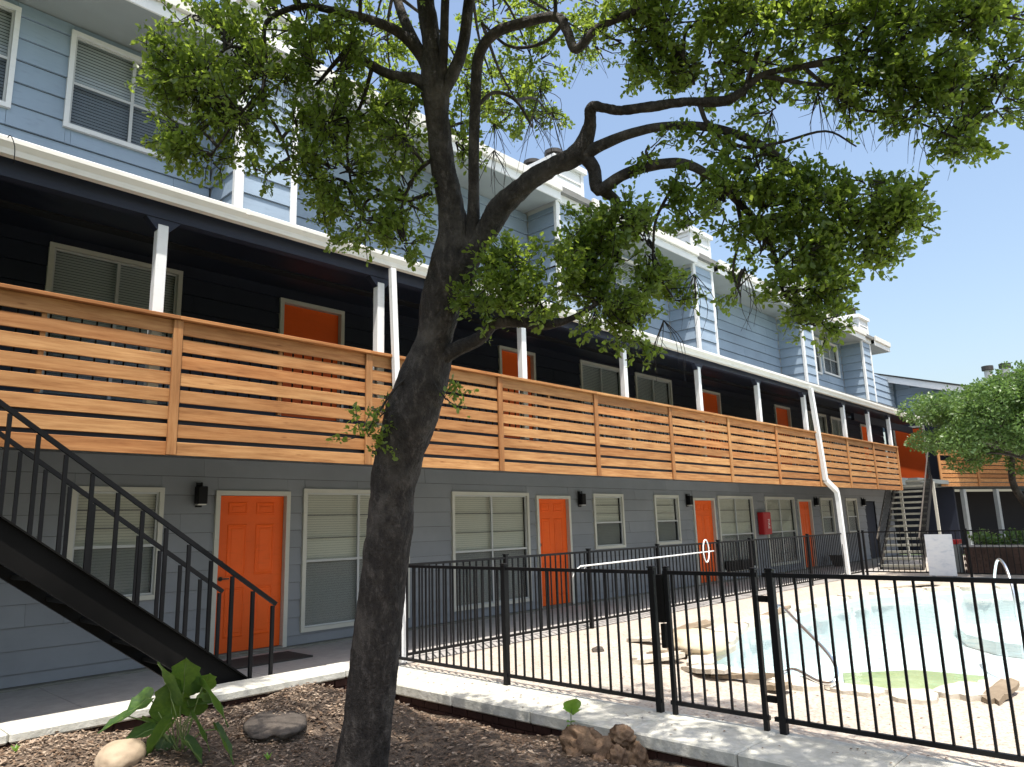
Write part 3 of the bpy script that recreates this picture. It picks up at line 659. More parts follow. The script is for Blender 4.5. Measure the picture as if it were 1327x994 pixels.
# far stair
FS = empty('far_staircase', (25, 7, 0), 'open riser stair with weathered treads climbing to the red door at the far corner', 'staircase')
A0 = Vector((23.0, 6.85, 0)); A1 = Vector((27.4, 7.42, 2.72)); wid = 1.04; nst = 15
dirs = (A1 - A0); hd = Vector((dirs.x, dirs.y, 0)).normalized(); sd = Vector((-hd.y, hd.x, 0))
for k in range(nst):
    c = A0 + dirs * ((k + .5) / nst); b = MB()
    b.add([c + hd * sx * .15 + sd * sy * wid / 2 + Vector((0, 0, zz)) for zz in (-.03, .03) for sx, sy in ((-1, -1), (1, -1), (1, 1), (-1, 1))], [(0, 3, 2, 1), (4, 5, 6, 7), (0, 1, 5, 4), (1, 2, 6, 5), (2, 3, 7, 6), (3, 0, 4, 7)])
    build('tread', b, 'footing', FS)
for s in (-1, 1):
    o_ = sd * (s * (wid / 2 + .02)); st = build('stringer', MB().bar(A0 + o_ + Vector((0, 0, -.02)), A1 + o_ + Vector((0, 0, -.02)), .03, .24), 'black', FS)
    h = build('handrail', MB().bar(A0 + o_ + Vector((0, 0, .85)), A1 + o_ + Vector((0, 0, .9)), .035, .035), 'rust', FS)
    for k in range(24):
        c = A0 + dirs * ((k + .3) / 24) + o_; build('baluster', MB().box(c.x - .008, c.x + .008, c.y - .008, c.y + .008, c.z + .05, c.z + .87), 'black', h)
for s in (-1, 1):
    c = A1 + sd * (s * .5) + Vector((.2, 0, 0)); build('support_post', MB().box(c.x - .04, c.x + .04, c.y - .04, c.y + .04, -.01, 2.59), 'cream', FS)
mt = empty('metal_stay', (0, 0, 0)) if False else None

# ================================================================== FENCES
def fence(name, label, p0, p1, posts, m='black', h=1.11, gap=.112, pk_w=.016, post_w=.05, skip=()):
    p0, p1 = Vector(p0), Vector(p1); d = p1 - p0; L = d.length; d.normalize(); alongx = abs(d.x) > abs(d.y)
    f = empty(name, ((p0.x + p1.x) / 2, (p0.y + p1.y) / 2, 0), label, 'fence', group='black iron fence panels round the pool' if name == 'pool_fence' else None)
    lo = min(p0.x, p1.x) if alongx else min(p0.y, p1.y); hi = lo + L; q = p0.y if alongx else p0.x
    def piece(nm, a, b, w, z0, z1, bev=0.0, mm=m):
        if alongx: return bx(nm, a, b, q - w / 2, q + w / 2, z0, z1, mm, f, bev)
        return bx(nm, q - w / 2, q + w / 2, a, b, z0, z1, mm, f, bev)
    piece('top_rail', lo, hi, .03, h - .03, h); piece('bottom_rail', lo, hi, .03, .075, .105)
    x = lo + gap * .6
    while x < hi - .03:
        if all(abs(x - p) > .045 for p in posts): piece('picket', x - pk_w / 2, x + pk_w / 2, pk_w, .106, h - .031)
        x += gap
    for p in posts:
        piece('post', p - post_w / 2, p + post_w / 2, post_w + .004, -.02, h + .02, .003)
        piece('post_cap', p - post_w / 2 - .006, p + post_w / 2 + .006, post_w + .016, h + .021, h + .036, .004)
    return f
fn = fence('pool_fence', 'black iron fence on the stone kerb between the tree trunk and the gate', (5.34, 3.50, 0), (5.34, 7.06, 0), [5.26, 3.53], 'black')
gf = fence('pool_gate', 'narrow black iron gate with latch box between the two thick posts of the pool fence', (5.34, 2.60, 0), (5.34, 3.42, 0), [2.63, 3.39], post_w=.035); gf['category'] = 'gate'
bx('latch_box', 5.30, 5.38, 3.415, 3.475, .70, 1.08, 'black2', gf, .006); bx('latch_box', 5.315, 5.365, 3.425, 3.465, .5, .69, 'black2', gf, .006)
for z in (.2, .9): bx('hinge', 5.322, 5.358, 2.53, 2.605, z, z + .045, 'black2', gf, .004)
fence('pool_fence', 'black iron fence right of the gate in the near foreground by the pool', (5.34, -1.0, 0), (5.34, 2.56, 0), [2.50, .1, -.95], gap=.112)
fence('pool_fence', 'long black iron fence running along the walkway below the cedar balcony', (5.36, 7.06, 0), (20.6, 7.06, 0), [5.40, 7.2, 9.0, 10.9, 13.0, 14.3, 17.2, 20.55][1:], m='black', gap=.112)
fence('pool_fence', 'far black iron fence crossing behind the pool before the corner stair', (20.62, -6, 0), (20.62, 7.03, 0), [6.98, 4.6, 2.2, -.2, -3], gap=.125)
# rescue hook pole on the long fence
hk = empty('rescue_pole', (10.6, 6.98, .95), 'white rescue pole with hook loop laid along the long walkway fence', 'pole')
a = on(752, 734, 1, 6.98); b = on(925, 714, 1, 6.98)
build('pole', MB().tube([a, b], .012, 8), 'plastic_white', hk, True)
c = on(915, 714, 1, 6.96); lp = [(c.x + .10 * math.cos(t), c.y, c.z + .20 * math.sin(t)) for t in [2 * math.pi * k / 24 for k in range(25)]]
build('hook_loop', MB().tube(lp, .013, 7), 'plastic_white', hk, True)
for k, (px, py) in enumerate(((742, 748), (755, 742))): build('rope_end', MB().tube([a, on(px + 4, py - 9, 1, 6.97), on(px, py, 1, 6.97)], .009, 6), 'plastic_white', hk, True)
# rules board, bin and planter by the far fence
sb = empty('rules_board', (20.5, 5.5, 0), 'white rules board leaning in front of the far stair', 'sign')
c0 = on(1204, 742, 0, 20.45); c1 = on(1240, 742, 0, 20.45)
bx('panel', 20.45, 20.475, c1.y, c0.y, .03, 1.02, 'board', sb, .004); bx('foot', 20.48, 20.58, c1.y + .05, c1.y + .1, -.02, .06, 'bin', sb); bx('foot', 20.48, 20.58, c0.y - .1, c0.y - .05, -.02, .06, 'bin', sb)
bn = empty('litter_bin', (22.3, 5.3, 0), 'grey bin with reddish top between the white board and the brick planter', 'bin')
bx('body', 22.1, 22.5, 5.15, 5.52, -.02, .72, 'bin', bn, .02); bx('lid', 22.08, 22.52, 5.13, 5.54, .72, .84, 'red', bn, .02)
pb = empty('brick_planter', (22.8, 1, 0), 'low dark brick planter behind the far pool fence', 'planter')
for r in range(8):
    y = 5.08 - (r % 2) * .12
    z0 = -.02 + r * .082
    while y > -1.0:
        bx('brick', 22.2, 22.32, y - .235, y, z0, z0 + .074, 'planter_brick', pb); y -= .243
bx('planter_core', 22.25, 24.4, -1.3, 5.05, -.02, .62, 'planter_brick', pb); bx('coping', 22.16, 22.42, -1.3, 5.1, .645, .69, 'walk', pb)

# ================================================================== POOL
PL = empty('swimming_pool', (13, 1, -.9), 'pale plastered swimming pool with irregular flagstone edge', 'swimming pool')
pb_ = MB(); n = len(POOL); zf = -.95
pb_.add([(x, y, -.021) for x, y in POOL] + [(x, y, zf) for x, y in POOL], [(i, n + i, n + (i + 1) % n, (i + 1) % n) for i in range(n)])
build('basin_wall', pb_, 'plaster', PL)
bf = bmesh.new(); vv = [bf.verts.new((x, y, zf + .002)) for x, y in POOL]; ff = bf.faces.new(vv); bmesh.ops.triangulate(bf, faces=[ff]); me = bpy.data.meshes.new('basin_floor'); bf.to_mesh(me); bf.free(); me.materials.append(M['plaster']); link(bpy.data.objects.new('basin_floor', me), PL, (0, 0, 0))
build('step', MB().prism([(lambda q: (max(q.x, 7.1), q.y))(on(a_, b_, 2, -.3)) for a_, b_ in ((1092, 872), (1185, 868), (1276, 876), (1262, 905), (1180, 915), (1100, 908))], -.94, -.30), 'algae', PL)
build('step', MB().prism([(lambda q: (q.x, q.y))(on(a_, b_, 2, -.72)) for a_, b_ in ((1262, 787), (1240, 796), (1236, 808), (1252, 822), (1290, 832), (1345, 838), (1420, 815), (1400, 788))], -.94, -.72), 'plaster', PL)
bf = bmesh.new(); vv = [bf.verts.new((x, y, -.13)) for x, y in POOL]; ff = bf.faces.new(vv); bmesh.ops.triangulate(bf, faces=[ff]); me = bpy.data.meshes.new('water'); bf.to_mesh(me); bf.free(); me.materials.append(M['water']); link(bpy.data.objects.new('water', me), PL, (0, 0, 0))
# coping flagstones
def jag(c, u, v, lu, lv, n=14, j=.13):
    pts = []
    for k in range(n):
        t = 2 * math.pi * k / n; e = 6; r = (abs(math.cos(t)) ** e + abs(math.sin(t)) ** e) ** (-1 / e) * random.uniform(1 - j, 1)
        pts.append((c[0] + u[0] * lu * r * math.cos(t) + v[0] * lv * r * math.sin(t), c[1] + u[1] * lu * r * math.cos(t) + v[1] * lv * r * math.sin(t)))
    return pts
for i in range(n):
    p = Vector((*POOL[i], 0)); q = Vector((*POOL[(i + 1) % n], 0)); L = (q - p).length; d = (q - p) / L; nrm = Vector((-d.y, d.x, 0))
    # outward side
    m_ = max(1, round(L / .85)); 
    for k in range(m_):
        c = p + d * L * ((k + .5) / m_) ; area = 1
        out = nrm if sum((POOL[a][0] * POOL[(a + 1) % n][1] - POOL[(a + 1) % n][0] * POOL[a][1]) for a in range(n)) < 0 else -nrm
        c = c + out * random.uniform(.04, .12); z = random.uniform(.015, .04)
        o = build('flagstone', MB().prism(jag((c.x, c.y), (d.x, d.y), (out.x, out.y), L / m_ / 2 * random.uniform(.96, 1.04), random.uniform(.16, .25), 20, .17), -.05, z * .6, .008), 'coping', PL)
# loose broken stones round the near corner
LS = [((835, 852), (870, 852), .30, .16, 'coping', 'broken cream flagstone edging lying on the deck left of the gate'), ((822, 826), (852, 830), .3, .14, 'coping', 'small rough flagstone nearest the walkway side of the pool corner'),
      ((905, 864), (925, 872), .42, .15, 'coping', 'long cream flagstone lying loose behind the gate'), ((1003, 889), (1010, 890), .13, .1, 'brown_stone', 'small brown stone at the foot of the steel hand rail'),
      ((940, 873), (985, 879), .35, .07, 'brown_stone', 'narrow brown stone slab tilted at the pool edge behind the gate'), ((858, 845), (875, 847), .3, .08, 'brown_stone', 'narrow brown stone propped left of the boulder'),
      ((1280, 905), (1312, 888), .26, .09, 'brown_stone', 'long brown stone tilted on the near pool edge at the right'), ((990, 797), (1015, 792), .5, .12, 'brown_stone', 'dark weathered stone slab on the far edge of the pool'),
      ((880, 815), (905, 812), .5, .16, 'brown_stone', 'brown jagged stone on the deck beyond the boulder'), ((1160, 757), (1190, 757), .8, .5, 'coping', 'pale flat rock pile at the far pool corner')]
for (a, b, lu, lv, m, t) in LS:
    a = on(*a, 2, .03); b = on(*b, 2, .03); c = (a + b) / 2; d = (b - a); d.z = 0; d.normalize(); v = Vector((-d.y, d.x, 0))
    mb = MB().prism(jag((0, 0), (d.x, d.y), (v.x, v.y), max(lu, (b - a).length * .5), lv, 18, .3), -.01, .03, .01)
    mb.v = [(x + c.x, y + c.y, z + .02 + (x * d.x + y * d.y) * .12) for x, y, z in mb.v]
    tag(build('loose_stone', mb, m, None, False, (c.x, c.y, 0)), t, 'stone', 'loose stones round the pool edge')
def rock(name, c, sx, sy, sz_, m, seed, label, cat='rock', rz=0.0, rough=.16, sub=4, flat=0.0, parent=None):
    bm = bmesh.new(); bmesh.ops.create_icosphere(bm, subdivisions=sub, radius=1); r = random.Random(seed); ph = [(r.uniform(1, 4), r.uniform(0, 6), Vector((r.uniform(-1, 1), r.uniform(-1, 1), r.uniform(-1, 1))).normalized()) for _ in range(12)]
    ca, sa = math.cos(rz), math.sin(rz)
    for v in bm.verts:
        p = v.co.normalized(); d = 1 + sum(math.sin(f * 1.2 * p.dot(ax) * 2 + o) * rough / (f ** .7) for f, o, ax in ph) * .3 - abs(mn.noise(p * 2.3 + Vector((seed, 0, 0)))) * rough * 1.3 + mn.fractal(p * 5 + Vector((0, seed, 0)), 1, 2, 4) * rough * .16
        x, y, z = p.x * sx * d, p.y * sy * d, p.z * sz_ * d
        if flat and z > sz_ * flat: z = sz_ * flat + (z - sz_ * flat) * .15
        v.co = (x * ca - y * sa, x * sa + y * ca, z)
    me = bpy.data.meshes.new(name); bm.to_mesh(me); bm.free(); me.materials.append(M[m]); me.polygons.foreach_set('use_smooth', [True] * len(me.polygons))
    o = bpy.data.objects.new(name, me); link(o, parent, c)
    if label: tag(o, label, cat)
    return o
p = on(903, 842, 2, .0); rock('boulder', (p.x, p.y, .06), .48, .36, .2, 'boulder', 3, 'large pale flat boulder beside the pool behind the gate', rz=.5, rough=.1, flat=.7)
rock('stone', on(775, 843, 2, -.01), .09, .07, .05, 'flag_dark', 5, 'small dark stone alone on the deck behind the fence')
rock('tan_rock', on_soil(156, 990) + Vector((0, 0, .03)), .15, .13, .11, 'tan_rock', 8, 'smooth tan rock at the bottom edge beside the leafy plant', rz=.4, rough=.08)
p = on_soil(358, 937); rock('slab_rock', (p.x, p.y, p.z - .01), .42, .22, .075, 'flag_dark', 11, 'flat dark stone slab set in the planter left of the tree', rz=.9, rough=.2, flat=.6)
def lumps(name, specs, m, label, cat):
    bm = bmesh.new(); c0 = specs[0][0]
    for k, (c, a, b_, h, rz, tl) in enumerate(specs):
        r = bmesh.ops.create_icosphere(bm, subdivisions=4, radius=1); Rm = Matrix.Rotation(rz, 3, 'Z') @ Matrix.Rotation(tl, 3, 'Y')
        for v in r['verts']:
            p = v.co.normalized(); d = 1 - abs(mn.noise(p * 1.9 + Vector((k * 7, 3, 1)))) * .55 + mn.fractal(p * 3 + Vector((k, 9, 2)), 1, 2, 4) * .12
            v.co = Rm @ Vector((p.x * a * d, p.y * b_ * d, p.z * h * d)) + (c - c0)
    me = bpy.data.meshes.new(name); bm.to_mesh(me); bm.free(); me.materials.append(M[m]); me.polygons.foreach_set('use_smooth', [True] * len(me.polygons))
    return tag(link(bpy.data.objects.new(name, me), None, c0), label, cat)
SD = (on(782, 985, 0, 4.45) - CAM).dot(f_)
def sp(px, py, dd=0): return at(px, py, SD + dd)
lumps('driftwood_stump', [(sp(782, 985), .27, .17, .17, -.8, 0), (sp(757, 966, .02), .19, .08, .14, -.8, .5), (sp(806, 955, .02), .10, .10, .085, .3, -.2), (sp(748, 985, -.05), .10, .09, .12, .2, .2), (sp(800, 984, -.14), .09, .08, .10, .6, 0), (sp(826, 985, -.04), .07, .09, .13, 0, 0), (sp(775, 992, -.17), .09, .07, .08, .9, .3)], 'driftwood', 'knobbly brown driftwood stump in front of the stone kerb', 'stump')
p = on_soil(430, 893); rock('tan_rock', (p.x, p.y, p.z + .02), .06, .05, .05, 'tan_rock', 9, 'small orange tan rock against the kerb just left of the trunk')
# floating debris
db = MB()
for k in range(120):
    p = on(random.gauss(1150, 22), random.gauss(843, 7), 2, -.125); a = random.uniform(0, 3.14); s = random.uniform(.01, .05); q = .006
    db.add([(p.x - s * math.cos(a) - q, p.y - s * math.sin(a), -.124), (p.x - s * math.cos(a) + q, p.y - s * math.sin(a), -.124), (p.x + s * math.cos(a) + q, p.y + s * math.sin(a), -.124), (p.x + s * math.cos(a) - q, p.y + s * math.sin(a), -.124)], [(0, 1, 2, 3)])
tag(build('floating_twigs', db, 'bark', None), 'dark twigs and leaves floating in the middle of the pool', 'debris', kind='stuff')
dl = MB()
for k in range(420):
    x = random.uniform(5.45, 9.5) if k % 3 else random.uniform(6, 18); y = random.uniform(.5, 7.0)
    if k % 4 == 0: x, y = random.uniform(4.75, 5.4), random.uniform(0, 7)
    z = -.017 if x > 5.42 else .006; a = random.uniform(0, 6.28); s_ = random.uniform(.01, .022); ca, sa = math.cos(a) * s_, math.sin(a) * s_
    if 6.7 < x and y < 5.9 and x > 6.7 and not (x > 5.4 and y > 5.7): continue
    dl.add([(x - ca, y - sa, z), (x + sa * .4, y - ca * .4, z + .004), (x + ca, y + sa, z + .002), (x - sa * .4, y + ca * .4, z + .005)], [(0, 1, 2, 3)])
tag(build('fallen_leaves', dl, 'litter', None), 'scattered brown fallen leaves on the pool deck and the stone kerb', 'leaf litter', kind='stuff')
# hand rails
def cr(pts, per=6):
    P = [Vector(p) for p in pts]; P = [P[0] * 2 - P[1]] + P + [P[-1] * 2 - P[-2]]; out = []
    for i in range(1, len(P) - 2):
        for k in range(per):
            t = k / per; a, b, c, d = P[i - 1:i + 3]
            out.append(.5 * ((2 * b) + (c - a) * t + (2 * a - 5 * b + 4 * c - d) * t * t + (3 * b - a - 3 * c + d) * t ** 3))
    out.append(P[-2]); return out
hr = empty('pool_handrail', on(1060, 885, 2, 0), 'bent steel tube hand rail at the near pool edge behind the fence', 'hand rail')
build('rail_tube', MB().tube(cr([on(1012, 874, 2, .0), on(1030, 868, 2, .06), on(1062, 884, 2, .03), on(1080, 884, 2, .06), on(1084, 868, 2, .14), on(1072, 846, 2, .24), on(1040, 813, 2, .36), on(1013, 786, 2, .46), on(1006, 789, 2, .45), on(1004, 803, 2, .38)]), .018, 8), 'chrome', hr, True)
build('anchor_plate', MB().tube([on(1012, 874, 2, -.01), on(1012, 874, 2, .02)], .045, 12), 'chrome', hr)
hr2 = empty('pool_handrail', (15.6, 2.8, -.1), 'steel grab rail arching over the far shallow steps at the right', 'hand rail')
q = on(1320, 812, 2, -.15)
build('rail_tube', MB().tube(cr([q, q + Vector((0, 0, .5)), q + Vector((.25, .1, .85)), q + Vector((.8, .3, .9)), q + Vector((1.1, .45, .5)), q + Vector((1.15, .5, -.1))]), .02, 8), 'chrome', hr2, True)

# ================================================================== BIG TREE
T = empty('oak_tree', (2.95, 4.2, .1), 'large leaning oak with dark trunk and small glossy leaves rising from the planter', 'tree')
def limb(name, nodes, parent, n=14, lump=.06, per=5, relief=0.0):
    pts = cr([at(a, b, d) for a, b, w, d in nodes], per); w = [x[2] / 2 / FPX * x[3] for x in nodes]; rad = []
    for i in range(len(nodes) - 1):
        for k in range(per): rad.append(w[i] + (w[i + 1] - w[i]) * k / per)
    rad.append(w[-1]); mb = MB().tube(pts, rad, n, lump=lump)
    if relief:
        for i, (p, r) in enumerate(zip(pts, rad)):
            for k in range(n):
                q = Vector(mb.v[i * n + k]); o_ = q - p; a_ = mn.fractal(Vector((q.x * 26, q.y * 26, q.z * 9)), 1.0, 2.0, 4) ; b_ = mn.noise(q * 5.5)
                mb.v[i * n + k] = tuple(p + o_ * (1 + (a_ * relief + b_ * .011) / max(r, .03)))
    build(name, mb, 'bark', parent, True); return pts, rad
LIMBS = []
def L_(name, nodes, **k):
    r = limb(name, nodes, T, **k); LIMBS.append(r); return r
L_('trunk', [(458, 1075, 96, 4.44), (464, 1030, 76, 4.44), (470, 985, 68, 4.45), (477, 930, 63, 4.46), (485, 860, 62, 4.48), (494, 780, 60, 4.5), (502, 710, 60, 4.5), (508, 640, 57, 4.5), (518, 590, 62, 4.5), (532, 540, 70, 4.48), (549, 490, 64, 4.46), (563, 440, 46, 4.44), (573, 385, 52, 4.42), (586, 340, 56, 4.4), (590, 305, 44, 4.39), (585, 270, 34, 4.38), (577, 230, 31, 4.36), (569, 170, 30, 4.34), (563, 110, 34, 4.3), (560, 60, 24, 4.3), (552, 0, 22, 4.3), (548, -60, 18, 4.3)], n=64, lump=0, per=30, relief=.0075)
L_('branch', [(604, 350, 24, 4.38), (612, 300, 19, 4.34), (614, 250, 15, 4.32), (614, 200, 14, 4.28), (616, 130, 14, 4.24), (620, 75, 14, 4.2), (640, 44, 14, 4.1), (680, 29, 13, 4.05), (720, 22, 13, 4.0), (735, 40, 13, 3.95), (747, 64, 12, 3.9), (775, 36, 11, 3.85), (832, 10, 10, 3.8), (880, -15, 8, 3.8)])
L_('branch', [(594, 372, 34, 4.42), (606, 335, 34, 4.38), (625, 308, 30, 4.34), (650, 268, 28, 4.28), (680, 240, 26, 4.2), (715, 217, 23, 4.14), (748, 200, 26, 4.1), (764, 165, 18, 4.06), (768, 138, 15, 4.0), (805, 143, 12, 3.95), (878, 133, 13, 3.85), (943, 129, 13, 3.8), (987, 98, 10, 3.75), (1040, 86, 9, 3.7), (1093, 76, 8, 3.7), (1139, 63, 6, 3.7), (1186, 76, 4, 3.7)], n=32, lump=0, per=16, relief=.005)
L_('branch', [(748, 205, 20, 4.1), (780, 188, 15, 4.05), (820, 172, 13, 4.0), (870, 163, 11, 3.9), (930, 167, 11, 3.85), (987, 188, 10, 3.8), (1026, 219, 9, 3.8), (1060, 242, 8, 3.8), (1103, 279, 6, 3.8), (1130, 310, 4, 3.8)])
L_('branch', [(755, 200, 20, 4.1), (769, 218, 18, 4.08), (776, 246, 17, 4.05), (805, 228, 14, 4.0), (838, 216, 14, 3.95), (885, 212, 13, 3.9), (922, 230, 11, 3.9), (955, 260, 10, 3.9), (985, 294, 8, 3.9), (1003, 330, 6, 3.9), (1015, 380, 4, 3.9)])
L_('branch', [(778, 244, 15, 4.06), (800, 264, 12, 4.1), (792, 300, 9, 4.12), (800, 340, 6, 4.15)])
L_('branch', [(560, 470, 26, 4.46), (592, 452, 20, 4.38), (622, 438, 18, 4.3), (640, 420, 16, 4.25), (672, 417, 15, 4.2), (706, 421, 13, 4.15), (740, 413, 8, 4.1), (780, 390, 5, 4.1)])
L_('branch', [(566, 125, 24, 4.3), (540, 103, 16, 4.3), (510, 98, 13, 4.3), (480, 84, 12, 4.3), (455, 64, 9, 4.3), (440, 75, 6, 4.3), (410, 110, 4, 4.3)])
L_('branch', [(562, 110, 22, 4.3), (548, 75, 17, 4.3), (520, 44, 14, 4.25), (483, 27, 12, 4.2), (440, 16, 10, 4.2), (390, 8, 8, 4.2), (345, 30, 6, 4.2), (345, 85, 5, 4.2), (341, 130, 5, 4.2), (362, 172, 4, 4.2), (375, 205, 3, 4.2)])
L_('branch', [(556, 90, 16, 4.3), (530, 40, 14, 4.35), (515, 0, 12, 4.4), (505, -40, 10, 4.4)])
L_('branch', [(572, 110, 14, 4.3), (575, 60, 12, 4.25), (577, 0, 11, 4.2), (580, -40, 8, 4.2)])
L_('branch', [(570, 125, 20, 4.3), (590, 88, 17, 4.3), (601, 55, 15, 4.3), (608, 0, 14, 4.3), (615, -40, 12, 4.3)])
L_('branch', [(963, 124, 7, 3.8), (985, 60, 6, 3.75), (1010, 10, 5, 3.7)])
L_('branch', [(987, 98, 7, 3.75), (1060, 110, 5, 3.7), (1140, 108, 5, 3.65), (1230, 120, 4, 3.6)])
L_('branch', [(345, 85, 4, 4.2), (300, 60, 4, 4.2), (260, 100, 3, 4.2), (230, 130, 2.5, 4.2)])
L_('branch', [(345, 110, 4, 4.2), (310, 150, 3.5, 4.2), (275, 200, 2.5, 4.2)])
L_('branch', [(1139, 63, 5, 3.7), (1200, 40, 4, 3.65), (1270, 50, 3, 3.6), (1310, 90, 2.5, 3.6)])
L_('branch', [(616, 140, 6, 4.24), (640, 120, 5, 4.28), (668, 130, 4, 4.3), (690, 165, 3, 4.3)])
L_('branch', [(560, 250, 6, 4.36), (520, 260, 5, 4.4), (480, 240, 4, 4.4), (440, 210, 3, 4.4)])
for nd in ([(905, 131, 7, 3.83), (920, 165, 6, 3.83), (960, 190, 5, 3.8), (1010, 185, 4, 3.8), (1070, 170, 3, 3.75), (1110, 190, 2, 3.7)], [(1040, 86, 6, 3.7), (1075, 115, 5, 3.7), (1110, 140, 4, 3.7), (1165, 150, 3, 3.65), (1230, 175, 2.5, 3.6), (1270, 190, 2, 3.6)],
           [(1026, 219, 6, 3.8), (1060, 250, 5, 3.8), (1100, 268, 4, 3.8), (1150, 270, 3, 3.75), (1190, 262, 2, 3.75)], [(955, 260, 6, 3.9), (960, 300, 5, 3.9), (950, 350, 3, 3.92), (960, 385, 2, 3.92)], [(885, 212, 6, 3.9), (870, 245, 5, 3.95), (850, 285, 4, 4.0), (846, 330, 3, 4.1)],
           [(735, 24, 6, 3.95), (705, 55, 5, 4.05), (660, 60, 4, 4.2), (625, 30, 3, 4.3)], [(483, 84, 6, 4.3), (470, 130, 5, 4.35), (450, 180, 4, 4.4), (455, 240, 3, 4.4)], [(569, 200, 6, 4.36), (540, 225, 5, 4.4), (520, 270, 4, 4.4), (525, 310, 2.5, 4.4)],
           [(830, 10, 6, 3.8), (860, 50, 5, 3.85), (890, 80, 4, 3.85), (900, 110, 3, 3.85)], [(1093, 76, 5, 3.7), (1130, 30, 4, 3.7), (1180, 15, 3, 3.65), (1220, -10, 2, 3.6)]):
    L_('branch', nd, n=8)
# clumps: px, py, rx, ry, depth, density
CL = [(222, 92, 34, 30, 4.2, 1), (262, 112, 48, 45, 4.2, 1.1), (250, 172, 36, 36, 4.2, .9), (300, 62, 40, 42, 4.2, 1), (275, 205, 22, 16, 4.2, .7), (310, 150, 36, 38, 4.2, .7), (345, 228, 20, 14, 4.2, .5), (385, 175, 22, 34, 4.25, .6), (340, 100, 30, 40, 4.2, .5), (250, 20, 50, 14, 4.3, .6),
      (395, 35, 50, 38, 4.2, .7), (430, 95, 44, 46, 4.3, .9), (425, 160, 36, 40, 4.35, .9), (440, 225, 44, 42, 4.4, 1), (420, 265, 26, 22, 4.4, .8), (470, 285, 42, 26, 4.4, .9), (520, 312, 26, 18, 4.4, .7), (528, 255, 22, 40, 4.4, .8), (522, 180, 30, 42, 4.4, .9), (490, 140, 34, 40, 4.4, .8), (480, 50, 44, 40, 5.4, .7), (505, 95, 30, 30, 5.6, .7),
      (600, 95, 30, 44, 5.7, .8), (640, 22, 46, 22, 5.4, .6), (640, 110, 34, 42, 5.7, .8), (675, 140, 42, 32, 5.4, .8), (712, 148, 20, 18, 5.4, .5), (690, 78, 40, 32, 5.4, .7), (715, 12, 50, 20, 5.3, .7), (770, 50, 34, 30, 5.2, .6), (780, 10, 44, 16, 5.2, .7), (595, 180, 22, 36, 4.6, .6),
      (822, 55, 40, 34, 3.9, .9), (868, 30, 46, 30, 3.8, 1), (865, 82, 34, 30, 3.9, .8), (925, 30, 48, 30, 3.8, 1), (915, 85, 40, 34, 3.9, 1), (985, 25, 48, 32, 3.75, 1.05), (975, 85, 36, 28, 3.75, .9), (1040, 40, 48, 36, 3.7, 1.1), (1100, 25, 48, 30, 3.7, 1.1), (1110, 75, 48, 34, 3.7, 1), (1160, 35, 48, 36, 3.65, 1.1), (1180, 90, 46, 32, 3.65, 1), (1225, 30, 46, 36, 3.6, 1.1), (1240, 85, 44, 34, 3.6, 1), (1290, 30, 44, 32, 3.6, 1), (1300, 85, 36, 34, 3.6, .9), (1290, 135, 38, 26, 3.6, .7), (1245, 145, 42, 28, 3.6, .8), (1275, 185, 30, 18, 3.6, .8), (1200, 135, 40, 22, 3.6, .6), (1140, 125, 44, 24, 3.7, .7), (1075, 115, 44, 22, 3.7, .6),
      (840, 190, 26, 14, 3.9, .5), (1010, 135, 34, 20, 3.8, .6), (905, 180, 22, 12, 3.9, .4),
      (945, 200, 28, 18, 3.9, .5), (985, 222, 36, 28, 3.8, .8), (940, 262, 40, 32, 3.9, .9), (995, 275, 40, 30, 3.85, 1), (1040, 262, 34, 30, 3.8, .9), (1090, 285, 36, 28, 3.8, .9), (1130, 248, 40, 22, 3.75, .8), (1175, 262, 36, 24, 3.75, .9), (1160, 305, 42, 30, 3.75, 1), (1105, 325, 38, 24, 3.8, .9), (1040, 325, 40, 34, 3.85, 1), (1045, 375, 40, 30, 3.85, 1), (1065, 418, 26, 26, 3.85, .9), (985, 330, 28, 30, 3.9, .7), (955, 370, 12, 26, 3.9, .5), (900, 290, 22, 30, 4.0, .5), (900, 245, 30, 20, 4.0, .6),
      (640, 365, 32, 30, 4.2, 1), (680, 345, 40, 26, 4.2, 1.1), (735, 345, 44, 34, 4.15, 1.2), (785, 335, 38, 36, 4.15, 1), (835, 378, 38, 30, 4.15, .9), (778, 395, 48, 24, 4.1, 1.1), (700, 392, 48, 22, 4.2, 1.1), (630, 400, 26, 16, 4.25, .8), (822, 425, 24, 24, 4.1, .8), (872, 385, 26, 14, 4.1, .5), (800, 285, 34, 28, 4.1, .9), (765, 300, 26, 26, 4.1, .7), (840, 318, 24, 34, 4.1, .6), (1080, 362, 22, 18, 3.85, .6),
      (475, 560, 24, 16, 4.3, .35), (492, 540, 12, 14, 4.35, .4), (578, 518, 12, 6, 4.3, .3)]
leafP = []; twig = MB()
allp = [(p, r) for pts, rad in LIMBS[1:] for p, r in zip(pts, rad)] + [(p, r) for p, r in zip(*LIMBS[0])][350::5]
AP = np.array([tuple(p) for p, r in allp])
def px_of(p):
    d = p - CAM; z = d.dot(f_); return (663.5 + FPX * d.dot(r_) / z, 497 - FPX * d.dot(u_) / z) if z > .05 else (0, -9999)
CW = []          # the crown goes on above and behind the frame
while len(CW) < 135:
    p = Vector((random.uniform(.8, 5.1), random.uniform(-.8, 5.2), random.uniform(4.4, 6.4)))
    if px_of(p)[1] < -75 and (p - CAM).length > 2.2 and ((p.x - 3.0) / 2.1) ** 2 + ((p.y - 2.4) / 2.9) ** 2 < 1: CW.append((p, random.uniform(.16, .30)))
